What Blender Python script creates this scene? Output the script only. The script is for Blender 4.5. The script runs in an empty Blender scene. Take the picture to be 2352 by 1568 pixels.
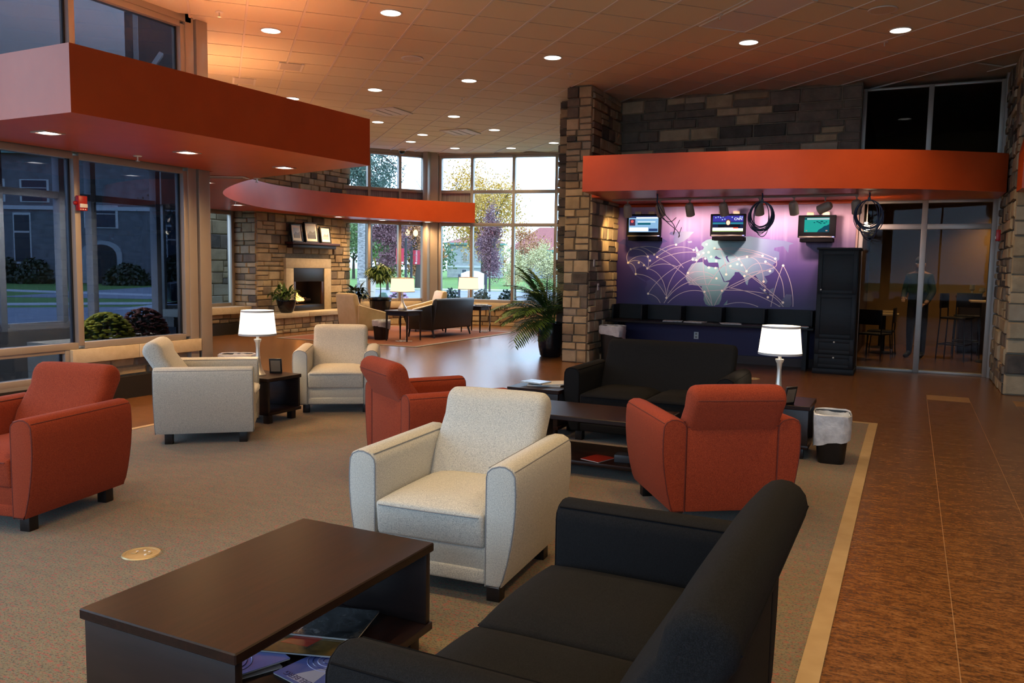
import bpy, bmesh, math, random
from mathutils import Matrix, Vector
S = bpy.context.scene
C = S.collection
PI = math.pi
R_ = math.radians

# ------------------------------------------------------------------ camera
A_ = R_(26.0)
PITCH, ROLL = R_(5.25), R_(0.91)
cam_d = bpy.data.cameras.new('camera')
cam = bpy.data.objects.new('camera', cam_d)
C.objects.link(cam)
cam_d.sensor_width = 36.0
cam_d.lens = 36.0 * 1869.0 / 2352.0
cam_d.clip_end = 500
def _fr(v):                      # camera-heading frame -> building frame
    x, y, z = v
    return Vector((x*math.cos(A_) - y*math.sin(A_), x*math.sin(A_) + y*math.cos(A_), z))
F0 = Vector((0, math.cos(PITCH), -math.sin(PITCH)))
R0 = Vector((1, 0, 0)); U0 = Vector((0, math.sin(PITCH), math.cos(PITCH)))
R1 = R0*math.cos(ROLL) + U0*math.sin(ROLL)
U1 = U0*math.cos(ROLL) - R0*math.sin(ROLL)
M = Matrix.Identity(4)
for i, v in enumerate((_fr(R1), _fr(U1), -_fr(F0))):
    for j in range(3):
        M[j][i] = v[j]
M[0][3], M[1][3], M[2][3] = 0.0, 0.0, 1.5
cam.matrix_world = M
S.camera = cam

# ------------------------------------------------------------------ world: an even overcast sky in late light
W = bpy.data.worlds.new('world'); S.world = W
W.use_nodes = True
bg = W.node_tree.nodes['Background']
bg.inputs[0].default_value = (0.57, 0.75, 1.0, 1)
SKY = 4.7
bg.inputs[1].default_value = SKY

# ------------------------------------------------------------------ view
S.view_settings.view_transform = 'Standard'
S.view_settings.look = 'None'
S.view_settings.gamma = 1.0
S.view_settings.use_curve_mapping = False
S.view_settings.exposure = 0.0
S.cycles.use_denoising = True
S.cycles.use_adaptive_sampling = True
S.cycles.adaptive_threshold = .04
S.cycles.adaptive_min_samples = 20
S.cycles.max_bounces = 5
S.cycles.diffuse_bounces = 3
S.cycles.glossy_bounces = 3
S.cycles.transparent_max_bounces = 12
S.cycles.sample_clamp_indirect = 6.0
S.cycles.caustics_reflective = False
S.cycles.caustics_refractive = False

WARM = (1.0, 0.66, 0.30)
P_CEIL, P_SOFF, P_TRACK, P_LAMP, P_CAFE, P_COVE = 122.0, 150.0, 66.0, 16.0, 80.0, 28.0

# portals: tell the renderer where daylight enters (no light of their own)
def portal(loc, size, rot):
    l = bpy.data.lights.new('window_portal', 'AREA')
    l.shape = 'RECTANGLE'; l.size, l.size_y = size
    l.cycles.is_portal = True
    o = bpy.data.objects.new('window_portal', l); C.objects.link(o)
    o.location = loc; o.rotation_euler = rot
    return o

# ------------------------------------------------------------------ helpers
class MB:
    def __init__(s): s.v = []; s.f = []
    def add(s, vs, fs):
        o = len(s.v); s.v += [tuple(v) for v in vs]; s.f += [tuple(i+o for i in f) for f in fs]; return s
    def box(s, x0, x1, y0, y1, z0, z1):
        return s.add([(x0,y0,z0),(x1,y0,z0),(x1,y1,z0),(x0,y1,z0),(x0,y0,z1),(x1,y0,z1),(x1,y1,z1),(x0,y1,z1)],
                     [(0,3,2,1),(4,5,6,7),(0,1,5,4),(1,2,6,5),(2,3,7,6),(3,0,4,7)])
    def boxr(s, cx, cy, cz, sx, sy, sz, rz=0.0, rx=0.0, ry=0.0):
        m = Matrix.Translation((cx,cy,cz)) @ Matrix.Rotation(rz,4,'Z') @ Matrix.Rotation(ry,4,'Y') @ Matrix.Rotation(rx,4,'X')
        b = MB().box(-sx/2,sx/2,-sy/2,sy/2,-sz/2,sz/2)
        return s.add([m @ Vector(v) for v in b.v], b.f)
    def prism(s, poly, a0, a1, axis='z'):
        n = len(poly)
        def p(u, w, a):
            return (u,w,a) if axis == 'z' else ((a,u,w) if axis == 'x' else (u,a,w))
        vs = [p(u,w,a0) for u,w in poly] + [p(u,w,a1) for u,w in poly]
        fs = [tuple(range(n-1,-1,-1)), tuple(range(n,2*n))] + [(i,(i+1)%n,n+(i+1)%n,n+i) for i in range(n)]
        return s.add(vs, fs)
    def tube(s, path, r, n=8, closed=False):
        P = [Vector(p) for p in path]; k = len(P)
        rr = r if isinstance(r, (list, tuple)) else [r]*k
        rings = []; up = None
        for i in range(k):
            a = P[(i-1) % k] if (closed or i > 0) else P[i]
            b = P[(i+1) % k] if (closed or i < k-1) else P[i]
            t = (b-a)
            t = t.normalized() if t.length > 1e-9 else Vector((0,0,1))
            if up is None:
                up = Vector((0,0,1)) if abs(t.z) < .9 else Vector((1,0,0))
            x = up - t*up.dot(t)
            if x.length < 1e-6: x = t.orthogonal()
            x.normalize(); y = t.cross(x); up = x
            rings.append([P[i] + (x*math.cos(2*PI*j/n) + y*math.sin(2*PI*j/n))*rr[i] for j in range(n)])
        vs = [v for rg in rings for v in rg]; fs = []
        for i in range(k if closed else k-1):
            i2 = (i+1) % k
            for j in range(n):
                fs.append((i*n+j, i*n+(j+1)%n, i2*n+(j+1)%n, i2*n+j))
        if not closed:
            fs.append(tuple(range(n-1,-1,-1))); fs.append(tuple((k-1)*n+j for j in range(n)))
        return s.add(vs, fs)
    def lathe(s, prof, n=24, c=(0,0,0), cap=True):
        vs = []; fs = []; k = len(prof)
        for r, z in prof:
            for j in range(n):
                vs.append((c[0]+r*math.cos(2*PI*j/n), c[1]+r*math.sin(2*PI*j/n), c[2]+z))
        for i in range(k-1):
            for j in range(n):
                fs.append((i*n+j, i*n+(j+1)%n, (i+1)*n+(j+1)%n, (i+1)*n+j))
        if cap:
            fs.append(tuple(range(n-1,-1,-1))); fs.append(tuple((k-1)*n+j for j in range(n)))
        return s.add(vs, fs)
    def rext(s, prof, a0, a1, r, axis='x', n=4, mid=1, crown=None):
        """extrude a closed profile along an axis with rounded-over ends"""
        P = [Vector((u,w)) for u, w in prof]; k = len(P)
        ar = sum(P[i].x*P[(i+1)%k].y - P[(i+1)%k].x*P[i].y for i in range(k))
        if ar < 0: P.reverse()
        nr = []
        for i in range(k):
            e1 = (P[i]-P[i-1]).normalized(); e2 = (P[(i+1)%k]-P[i]).normalized()
            n1 = Vector((-e1.y,e1.x)); n2 = Vector((-e2.y,e2.x)); m = n1+n2
            m = m.normalized() if m.length > 1e-6 else n1
            nr.append(m/max(.5, m.dot(n1)))
        secs = []
        for q in range(n+1):
            f = q/n*PI/2; secs.append((a0+r*(1-math.cos(f)), r*(1-math.sin(f))))
        for q in range(1, mid): secs.append((a0+r+(a1-a0-2*r)*q/mid, 0))
        for q in range(n, -1, -1):
            f = q/n*PI/2; secs.append((a1-r*(1-math.cos(f)), r*(1-math.sin(f))))
        vs = []; fs = []
        for (a, ins) in secs:
            for i in range(k):
                u, w = P[i] + nr[i]*ins
                if crown: u, w = crown(u, w, (a-a0)/(a1-a0))
                vs.append((u,w,a) if axis == 'z' else ((a,u,w) if axis == 'x' else (u,a,w)))
        m = len(secs)
        for j in range(m-1):
            for i in range(k):
                q4 = (j*k+i, j*k+(i+1)%k, (j+1)*k+(i+1)%k, (j+1)*k+i)
                fs.append(q4 if axis != 'y' else q4[::-1])
        c0 = tuple(range(k-1,-1,-1)); c1 = tuple((m-1)*k+i for i in range(k))
        fs += [c0, c1] if axis != 'y' else [c0[::-1], c1[::-1]]
        return s.add(vs, fs)
    def xf(s, m):
        s.v = [tuple(m @ Vector(v)) for v in s.v]; return s
    def mapv(s, fn):
        s.v = [fn(*v) for v in s.v]; return s
    def mesh(s, name, mat, bevel=0.0, seg=2, smooth=True, ang=40, bang=30):
        me = bpy.data.meshes.new(name)
        if bevel > 0:
            bm = bmesh.new()
            vs = [bm.verts.new(v) for v in s.v]
            for f in s.f:
                try: bm.faces.new([vs[i] for i in f])
                except ValueError: pass
            bmesh.ops.recalc_face_normals(bm, faces=bm.faces)
            es = [e for e in bm.edges if len(e.link_faces) == 2 and e.calc_face_angle(0) > R_(bang)]
            bmesh.ops.bevel(bm, geom=es, offset=bevel, segments=seg, profile=0.5, affect='EDGES', clamp_overlap=True)
            bm.to_mesh(me); bm.free()
        else:
            me.from_pydata(s.v, [], s.f)
        me.update()
        for m in (mat if isinstance(mat, (list, tuple)) else [mat]):
            me.materials.append(m)
        if smooth:
            for p in me.polygons: p.use_smooth = True
            me.set_sharp_from_angle(angle=R_(ang))
        return me
    def build(s, name, mat, parent=None, **k):
        return link(name, s.mesh(name, mat, **k), parent)

def link(name, me, parent=None, loc=None, rz=None):
    o = bpy.data.objects.new(name, me); C.objects.link(o)
    if parent is not None: o.parent = parent
    if loc is not None: o.location = loc
    if rz is not None: o.rotation_euler = (0,0,rz)
    return o
def tag(o, label=None, cat=None, group=None, kind=None):
    if label: o['label'] = label
    if cat: o['category'] = cat
    if group: o['group'] = group
    if kind: o['kind'] = kind
    return o
def thing(name, label, cat, loc=(0,0,0), rz=0.0, group=None):
    o = bpy.data.objects.new(name, None); C.objects.link(o)
    o.empty_display_size = 0.1
    o.location = loc; o.rotation_euler = (0,0,rz)
    return tag(o, label, cat, group)
def struct(o): o['kind'] = 'structure'; return o
def sroot(name, loc=(0,0,0), rz=0.0):
    o = bpy.data.objects.new(name, None); C.objects.link(o)
    o.location = loc; o.rotation_euler = (0,0,rz); o['kind'] = 'structure'
    return o
def copy_tree(o, parent=None):
    c = o.copy(); C.objects.link(c); c.parent = parent
    for ch in list(o.children): copy_tree(ch, c)
    return c

# ------------------------------------------------------------------ materials
def srgb(r, g, b):
    f = lambda c: (c/255/12.92) if c/255 <= .04045 else ((c/255+.055)/1.055)**2.4
    return (f(r), f(g), f(b), 1)
def newmat(name):
    m = bpy.data.materials.new(name); m.use_nodes = True
    nt = m.node_tree; nt.nodes.clear()
    out = nt.nodes.new('ShaderNodeOutputMaterial')
    return m, nt, out
def N(nt, t, **kw):
    n = nt.nodes.new(t)
    for k, v in kw.items(): setattr(n, k, v)
    return n
def ramp(nt, stops):
    r = nt.nodes.new('ShaderNodeValToRGB'); el = r.color_ramp.elements
    while len(el) < len(stops): el.new(0.5)
    for e, (p, c) in zip(el, stops): e.position = p; e.color = c
    return r
def coords(nt, scale=(1,1,1), kind='Object', rot=(0,0,0)):
    mp = N(nt, 'ShaderNodeMapping')
    tc = N(nt, 'ShaderNodeNewGeometry') if kind == 'World' else N(nt, 'ShaderNodeTexCoord')
    if kind == 'World': kind = 'Position'
    mp.inputs['Scale'].default_value = scale; mp.inputs['Rotation'].default_value = rot
    nt.links.new(tc.outputs[kind], mp.inputs[0]); return mp.outputs[0]
def noise(nt, vec, scale, detail=3, rough=.55):
    n = N(nt, 'ShaderNodeTexNoise'); n.inputs['Scale'].default_value = scale
    n.inputs['Detail'].default_value = detail; n.inputs['Roughness'].default_value = rough
    nt.links.new(vec, n.inputs['Vector']); return n.outputs['Fac']
def pbr(name, stops, rough=.6, scale=8, stretch=(1,1,1), detail=4, bump=0.0, bscale=None, metal=0.0, spec=.5, sheen=0.0, coat=0.0, rot=(0,0,0), kind='Object'):
    """procedural principled: noise -> ramp colour, noise bump"""
    m, nt, out = newmat(name)
    b = N(nt, 'ShaderNodeBsdfPrincipled')
    b.inputs['Roughness'].default_value = rough; b.inputs['Metallic'].default_value = metal
    b.inputs['Specular IOR Level'].default_value = spec
    b.inputs['Sheen Weight'].default_value = sheen; b.inputs['Coat Weight'].default_value = coat
    if len(stops) == 1:
        b.inputs['Base Color'].default_value = stops[0][1] if isinstance(stops[0][0], (int, float)) and len(stops[0]) == 2 else stops[0]
        v = None
    else:
        v = coords(nt, stretch, kind, rot)
        r = ramp(nt, stops); nt.links.new(noise(nt, v, scale, detail), r.inputs[0])
        nt.links.new(r.outputs[0], b.inputs['Base Color'])
    if bump > 0:
        v2 = v or coords(nt, stretch, kind, rot)
        bp = N(nt, 'ShaderNodeBump'); bp.inputs['Strength'].default_value = bump; bp.inputs['Distance'].default_value = .01
        nt.links.new(noise(nt, v2, bscale or scale, 3), bp.inputs['Height']); nt.links.new(bp.outputs[0], b.inputs['Normal'])
    nt.links.new(b.outputs[0], out.inputs[0]); return m
def flat(name, c, rough=.5, metal=0.0, spec=.5, coat=0.0):
    return pbr(name, [(0, c)], rough=rough, metal=metal, spec=spec, coat=coat)
def emit(name, c, s):
    m, nt, out = newmat(name); e = N(nt, 'ShaderNodeEmission')
    e.inputs[0].default_value = c; e.inputs[1].default_value = s
    nt.links.new(e.outputs[0], out.inputs[0]); return m
def glassmat(name, tint, refl=1.0, rough=.0):
    m, nt, out = newmat(name)
    t = N(nt, 'ShaderNodeBsdfTransparent'); t.inputs[0].default_value = tint
    g = N(nt, 'ShaderNodeBsdfGlossy'); g.inputs['Roughness'].default_value = rough
    g.inputs[0].default_value = (.9*refl, .95*refl, 1*refl, 1)
    lw = N(nt, 'ShaderNodeLayerWeight'); lw.inputs[0].default_value = .5
    pw = N(nt, 'ShaderNodeMath', operation='POWER'); pw.inputs[1].default_value = 5; nt.links.new(lw.outputs['Facing'], pw.inputs[0])
    fr = N(nt, 'ShaderNodeMath', operation='MULTIPLY_ADD'); fr.inputs[1].default_value = .96; fr.inputs[2].default_value = .04; nt.links.new(pw.outputs[0], fr.inputs[0])
    mx = N(nt, 'ShaderNodeMixShader')
    nt.links.new(fr.outputs[0], mx.inputs[0]); nt.links.new(t.outputs[0], mx.inputs[1]); nt.links.new(g.outputs[0], mx.inputs[2])
    nt.links.new(mx.outputs[0], out.inputs[0]); return m

def fabric(name, ca, cb, cc, scale=1000, rough=.95, stripes=1.0, sheen=.15):
    """woven upholstery: fine two-way thread pattern with a little mottling"""
    m, nt, out = newmat(name)
    b = N(nt, 'ShaderNodeBsdfPrincipled'); b.inputs['Roughness'].default_value = rough
    b.inputs['Specular IOR Level'].default_value = .15; b.inputs['Sheen Weight'].default_value = sheen
    v = coords(nt)
    n1 = noise(nt, v, scale*.55, 1); n2 = noise(nt, v, scale*.16, 2)
    a3 = N(nt, 'ShaderNodeMath', operation='MULTIPLY_ADD'); nt.links.new(n2, a3.inputs[0]); a3.inputs[1].default_value = .35
    nt.links.new(n1, a3.inputs[2])
    r = ramp(nt, [(.50, ca), (.68, cb), (.86, cc)]); nt.links.new(a3.outputs[0], r.inputs[0])
    nt.links.new(r.outputs[0], b.inputs['Base Color'])
    bp = N(nt, 'ShaderNodeBump'); bp.inputs['Strength'].default_value = .25; bp.inputs['Distance'].default_value = .002
    nt.links.new(a3.outputs[0], bp.inputs['Height']); nt.links.new(bp.outputs[0], b.inputs['Normal'])
    nt.links.new(b.outputs[0], out.inputs[0]); return m

MT = {}
MT['white_fab'] = fabric('white_tweed', (.25,.26,.26,1), (.54,.53,.48,1), (.70,.68,.62,1))
MT['orange_fab'] = fabric('orange_weave', (.17,.026,.013,1), (.30,.046,.019,1), (.40,.072,.028,1), sheen=.04)
MT['black_fab'] = fabric('black_weave', (.005,.0052,.006,1), (.009,.0093,.0105,1), (.015,.015,.017,1), sheen=.0)
MT['white_pipe'] = flat('grey_piping', (.22,.23,.25,1), .8)
MT['orange_pipe'] = flat('dark_red_piping', (.13,.02,.012,1), .8)
MT['black_pipe'] = flat('black_piping', (.005,.005,.006,1), .9, spec=.1)
MT['tan_leather'] = pbr('cream_leather', [(.3,(.50,.38,.20,1)),(.7,(.60,.47,.27,1))], rough=.45, scale=6, bump=.1, bscale=60)
MT['black_leather'] = pbr('black_leather', [(.3,(.010,.009,.008,1)),(.7,(.018,.016,.014,1))], rough=.38, scale=6, bump=.1, bscale=60)
MT['leg'] = flat('espresso_leg', (.010,.006,.005,1), .45)
def woodmat(name, axis):
    m, nt, out = newmat(name)
    b = N(nt, 'ShaderNodeBsdfPrincipled'); b.inputs['Roughness'].default_value = .36; b.inputs['Specular IOR Level'].default_value = .36
    st = [26,26,26]; st['xyz'.index(axis)] = 1.3
    v = coords(nt, tuple(st))
    r = ramp(nt, [(.3,(.006,.0028,.0026,1)),(.52,(.015,.0056,.0042,1)),(.75,(.028,.010,.0065,1))])
    nt.links.new(noise(nt, v, 2.4, 5, .6), r.inputs[0]); nt.links.new(r.outputs[0], b.inputs['Base Color'])
    nt.links.new(b.outputs[0], out.inputs[0]); return m
MT['wood_y'] = woodmat('espresso_wood_lengthwise', 'y')
MT['wood_x'] = woodmat('espresso_wood_crosswise', 'x')
MT['wood_dark'] = pbr('dark_laminate', [(.35,(.010,.006,.006,1)),(.7,(.020,.011,.010,1))], rough=.4, scale=3, stretch=(1,1,8))
MT['edge'] = flat('worn_edge_band', (.05,.022,.015,1), .35)
MT['red'] = pbr('red_orange_paint', [(.3,(.54,.072,.014,1)),(.7,(.60,.085,.017,1))], rough=.36, scale=3, spec=.42)
MT['ceil_tile'] = pbr('ceiling_tile', [(.3,(.72,.67,.55,1)),(.7,(.79,.74,.61,1))], rough=.9, scale=160, bump=.1)
MT['ceil_bar'] = flat('ceiling_grid_paint', (.72,.68,.64,1), .6)
MT['white'] = flat('white_paint', (.75,.74,.72,1), .5)
MT['metal'] = pbr('champagne_aluminium', [(.3,(.36,.32,.28,1)),(.7,(.40,.36,.32,1))], rough=.42, scale=2, metal=.35)
MT['darkmetal'] = flat('dark_gasket', (.012,.013,.016,1), .5)
MT['lime'] = pbr('limestone', [(.3,(.52,.44,.30,1)),(.7,(.60,.52,.38,1))], rough=.85, scale=14, bump=.15, bscale=80)
MT['mortar'] = pbr('mortar', [(.3,(.20,.165,.12,1)),(.7,(.27,.225,.165,1))], rough=.95, scale=20, bump=.3, bscale=60, kind='World')
MT['darkbase'] = flat('dark_base', (.012,.010,.009,1), .6)
STONE = []
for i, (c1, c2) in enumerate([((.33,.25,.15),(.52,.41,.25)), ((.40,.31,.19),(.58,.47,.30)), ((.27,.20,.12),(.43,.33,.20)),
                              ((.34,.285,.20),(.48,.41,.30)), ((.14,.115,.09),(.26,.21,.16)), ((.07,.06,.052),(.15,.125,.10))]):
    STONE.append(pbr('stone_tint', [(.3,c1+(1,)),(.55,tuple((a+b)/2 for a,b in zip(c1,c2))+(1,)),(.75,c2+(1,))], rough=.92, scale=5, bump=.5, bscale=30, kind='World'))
MT['glass'] = glassmat('clear_glass', (.93,.97,.98,1))
MT['tint'] = glassmat('tinted_glass', (.25,.29,.36,1))
MT['tint_light'] = glassmat('light_tinted_glass', (.30,.31,.34,1))
MT['tint_mid'] = glassmat('pale_tinted_glass', (.60,.62,.65,1))
MT['cafe_glass'] = glassmat('smoky_glass', (.70,.70,.70,1), .12)
MT['black_plastic'] = flat('black_plastic', (.008,.008,.009,1), .4)
MT['can_glow'] = emit('downlight_lens', (1,.93,.80,1), 5)
MT['can_glow_cool'] = emit('halogen_lens', (1,.92,.86,1), 8)
MT['chrome'] = flat('brushed_nickel', (.74,.68,.60,1), .32, metal=.65)
MT['shade'] = emit('lit_lamp_shade', (1,.86,.66,1), 2.2)
MT['shade_trim'] = flat('shade_trim', (.42,.42,.44,1), .7)
MT['paper'] = flat('paper', (.66,.66,.64,1), .7)
MT['bag'] = pbr('bin_liner', [(.3,(.42,.44,.48,1)),(.7,(.66,.68,.72,1))], rough=.35, scale=14, bump=.6, bscale=22)
MT['purple_wall'] = flat('deep_purple_wall', (.022,.016,.085,1), .6)
MT['grey_wall'] = flat('warm_grey_wall', (.30,.27,.24,1), .7)
MT['sign_red'] = flat('signal_red', (.45,.012,.012,1), .35)
MT['grey_can'] = flat('taupe_fixture', (.38,.32,.25,1), .5)
# ================================================================== STRUCTURE
def floormat():
    m, nt, out = newmat('brown_vinyl')
    b = N(nt, 'ShaderNodeBsdfPrincipled'); b.inputs['Roughness'].default_value = .27
    b.inputs['Specular IOR Level'].default_value = .95
    v1 = coords(nt, (19, 48, 1), 'World'); v2 = coords(nt, (3.0, 8, 1), 'World'); v3 = coords(nt, (70, 90, 1), 'World')
    n1 = noise(nt, v1, 1.0, 4, .6); n2 = noise(nt, v2, 1.6, 3); n3 = noise(nt, v3, 1.0, 2)
    a = N(nt, 'ShaderNodeMath', operation='MULTIPLY_ADD'); nt.links.new(n1, a.inputs[0]); a.inputs[1].default_value = .9; n2m = N(nt, 'ShaderNodeMath', operation='MULTIPLY'); n2m.inputs[1].default_value = .42; nt.links.new(n2, n2m.inputs[0]); nt.links.new(n2m.outputs[0], a.inputs[2])
    a2 = N(nt, 'ShaderNodeMath', operation='MULTIPLY_ADD'); nt.links.new(n3, a2.inputs[0]); a2.inputs[1].default_value = .55; nt.links.new(a.outputs[0], a2.inputs[2])
    r = ramp(nt, [(.70,(.045,.022,.010,1)),(.90,(.120,.056,.022,1)),(1.08,(.185,.088,.034,1)),(1.25,(.24,.125,.055,1))])
    sc = N(nt, 'ShaderNodeMath', operation='MULTIPLY'); sc.inputs[1].default_value = 1.0
    mr = N(nt, 'ShaderNodeMapRange'); mr.inputs[1].default_value = .60; mr.inputs[2].default_value = 1.28
    nt.links.new(a2.outputs[0], mr.inputs[0])
    r2 = ramp(nt, [(.20,(.055,.024,.010,1)),(.42,(.15,.062,.020,1)),(.62,(.235,.100,.031,1)),(.88,(.31,.16,.062,1))])
    nt.nodes.remove(r)
    nt.links.new(mr.outputs[0], r2.inputs[0]); nt.links.new(r2.outputs[0], b.inputs['Base Color'])
    nt.links.new(b.outputs[0], out.inputs[0]); return m
MT['floor'] = floormat()
def carpetmat():
    m, nt, out = newmat('speckled_carpet')
    b = N(nt, 'ShaderNodeBsdfPrincipled'); b.inputs['Roughness'].default_value = 1.0
    b.inputs['Specular IOR Level'].default_value = .05; b.inputs['Sheen Weight'].default_value = .2
    v = coords(nt, (42, 64, 1), 'World'); v2 = coords(nt, (24, 62, 1), 'World'); v3 = coords(nt, (5, 14, 1), 'World')
    r1 = ramp(nt, [(.36,(.070,.060,.040,1)),(.46,(.155,.120,.058,1)),(.54,(.215,.170,.080,1)),(.62,(.115,.125,.10,1))])
    nt.links.new(noise(nt, v, 2.0, 2), r1.inputs[0])
    r2 = ramp(nt, [(.54,(0,0,0,1)),(.64,(1,1,1,1))]); nt.links.new(noise(nt, v2, 1.4, 3), r2.inputs[0])
    mx = N(nt, 'ShaderNodeMix', data_type='RGBA'); nt.links.new(r2.outputs[0], mx.inputs[0]); nt.links.new(r1.outputs[0], mx.inputs[6]); mx.inputs[7].default_value = (.30,.075,.045,1)
    r3 = ramp(nt, [(.35,(.9,.9,.9,1)),(.65,(1.05,1.05,1.05,1))]); nt.links.new(noise(nt, v3, 1.2, 3), r3.inputs[0])
    m2 = N(nt, 'ShaderNodeMix', data_type='RGBA', blend_type='MULTIPLY'); m2.inputs[0].default_value = 1
    nt.links.new(mx.outputs[2], m2.inputs[6]); nt.links.new(r3.outputs[0], m2.inputs[7])
    nt.links.new(m2.outputs[2], b.inputs['Base Color'])
    bp = N(nt, 'ShaderNodeBump'); bp.inputs['Strength'].default_value = .35; bp.inputs['Distance'].default_value = .006
    nt.links.new(noise(nt, v, 3.0, 2), bp.inputs['Height']); nt.links.new(bp.outputs[0], b.inputs['Normal'])
    nt.links.new(b.outputs[0], out.inputs[0]); return m
MT['carpet'] = carpetmat()

OUTL = [(-7.84,-5.2),(6.2,-5.2),(6.2,19.2),(-4.9,19.2),(-6.8,19.1),(-11.0,18.25),(-12.75,16.3),(-13.3,16.3),(-13.3,12.0),(-7.84,7.2)]
floor = struct(MB().prism(OUTL, -.12, 0).build('floor', MT['floor'], smooth=False))
# vinyl tiles of the aisle, staggered like the seams in the photo
tl = MB().box(-.2265, .2265, -.4555, .4555, 0, .0022).mesh('tile', MT['floor'], smooth=False)
for ci, x0 in enumerate([-.212, .245, .702, 1.159]):
    for k in range(11):
        y = 2.55 + k*.915 + (.46 if ci % 2 else 0)
        if y + .46 > 11.27: continue
        link('tile', tl, floor, (x0+.2285, y+.02, 0))
struct(MB().box(-.205,1.61,2.15,11.24,-.01,.0016).build('trim_18', flat('tile_joint', (.30,.17,.08,1), .7), smooth=False))
carpet = tag(MB().box(-6.13, -.30, -3.5, 8.70, 0, .008).build('carpet', MT['carpet'], smooth=False),
             'speckled tan and red carpet filling the seating area', 'carpet')
trimm = pbr('carpet_trim', [(.3,(.38,.26,.13,1)),(.7,(.46,.33,.18,1))], rough=.45, scale=6)
for i, b in enumerate([(-.30,-.222,-3.5,8.76), (-6.19,-6.13,-3.5,8.76), (-6.19,-.222,8.70,8.76)]):
    if i == 2: struct(MB().box(-6.13,-.30,8.70,8.76,0,.011).build('trim_3', trimm, smooth=False))
    else: struct(MB().box(b[0],b[1],b[2],b[3],0,.011).build('trim_%d' % (i+1), trimm, smooth=False))
rugm = pbr('rust_rug', [(.3,(.17,.055,.022,1)),(.7,(.25,.085,.035,1))], rough=1, scale=60, kind='World')
rugt = thing('rug', 'rust brown rug with grey border under the black leather sofa', 'rug', (0,0,0))
MB().box(-11.3, -8.16, 12.62, 16.6, 0, .008).build('field', rugm, rugt, smooth=False)
bd = MB(); bd.box(-11.38,-8.06,12.54,12.62,0,.010); bd.box(-8.16,-8.06,12.62,16.6,0,.010); bd.box(-11.38,-11.3,12.62,16.6,0,.010); bd.box(-11.38,-8.06,16.6,16.68,0,.010)
bd.build('border', flat('grey_border', (.22,.20,.17,1), .8), rugt, smooth=False)

# ---- ceiling: backing slab, T-bar grid and lay-in tiles (grid turned 45 degrees to the walls)
CZ = 4.30
ceiling = struct(MB().prism(OUTL, CZ+.03, CZ+.2).build('ceiling', MT['ceil_tile'], smooth=False))
gd = Vector((-.71655, .69754, 0)); gn = Vector((.69754, .71655, 0))
GZ = math.atan2(gn.y, gn.x)
T = .609
def inroom(x, y):
    if not (-13.4 < x < 5.9 and -4.9 < y < 19.4): return False
    if x < -7.75 and y < 7.1 - (x+7.7)*.97: return False
    if y > 13.3 and x > -5.4: return False
    if y > 11.85 and x > .95: return False
    if y > 17.9 + .21*(x+11) and x > -11: return False
    if x <= -11 and y > 17.8 + (x+11)*1.38: return False
    return True
fwd = Vector((-math.sin(A_), math.cos(A_), 0))
tilem = MB().box(-.291, .291, -.2935, .2935, CZ, CZ+.018).mesh('ceiling_tile', MT['ceil_tile'], smooth=False)
tiles = []
def inview(p):
    v = p - Vector((0,0,1.5)); dp = v.dot(fwd)
    if dp < 2: return False
    q = cam.matrix_world.inverted() @ p
    x = q.x/-q.z*1869; y = q.y/-q.z*1869
    return abs(x) < 1230 and abs(y) < 830
GN0, GD0 = .33, 9.65
for i in range(-24, 34):
    for k in range(-30, 22):
        p = gn*(GN0 + (i+.5)*T) + gd*(GD0 + (k+.5)*T)
        if inroom(p.x, p.y): tiles.append((p.length, Vector((p.x, p.y, 0))))
tiles.sort(key=lambda t: t[0])
vis = [t for t in tiles if inview(t[1] + Vector((0,0,CZ)))]
big = set(id(t) for t in vis[:296])
far = MB()
for t in tiles:
    if id(t) in big:
        link('ceiling_tile', tilem, ceiling, t[1], GZ)
    else:
        far.add([Matrix.Rotation(GZ,3,'Z') @ Vector(v) + t[1] for v in [(-.297,-.297,CZ+.002),(.297,-.297,CZ+.002),(.297,.297,CZ+.002),(-.297,.297,CZ+.002)]], [(3,2,1,0)])
tag(far.build('ceiling_tiles_beyond', MT['ceil_tile'], ceiling, smooth=False), kind='stuff')
def clipline(org, d, w):
    ts = [t*.15 for t in range(-170, 170)]
    ins = [t for t in ts if inroom(*(org + d*t).xy)]
    return (min(ins), max(ins)) if len(ins) > 3 else None
for i in range(-24, 35):
    o = gn*(GN0 + i*T); c = clipline(o, gd, 0)
    if c:
        m = (c[0]+c[1])/2; L = c[1]-c[0]; p = o + gd*m
        MB().box(-.012, .012, -L/2, L/2, CZ-.009, CZ+.012).build('grid_runner', MT['ceil_bar'], ceiling, smooth=False)
        ob = ceiling.children[-1]; ob.location = (p.x, p.y, 0); ob.rotation_euler = (0,0,GZ)
for k in range(-30, 23):
    o = gd*(GD0 + k*T); c = clipline(o, gn, 0)
    if c:
        m = (c[0]+c[1])/2; L = c[1]-c[0]; p = o + gn*m
        MB().box(-L/2, L/2, -.004, .004, CZ+.008, CZ+.02).build('grid_cross_tee', MT['ceil_bar'], ceiling, smooth=False)
        ob = ceiling.children[-1]; ob.location = (p.x, p.y, 0); ob.rotation_euler = (0,0,GZ)

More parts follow.
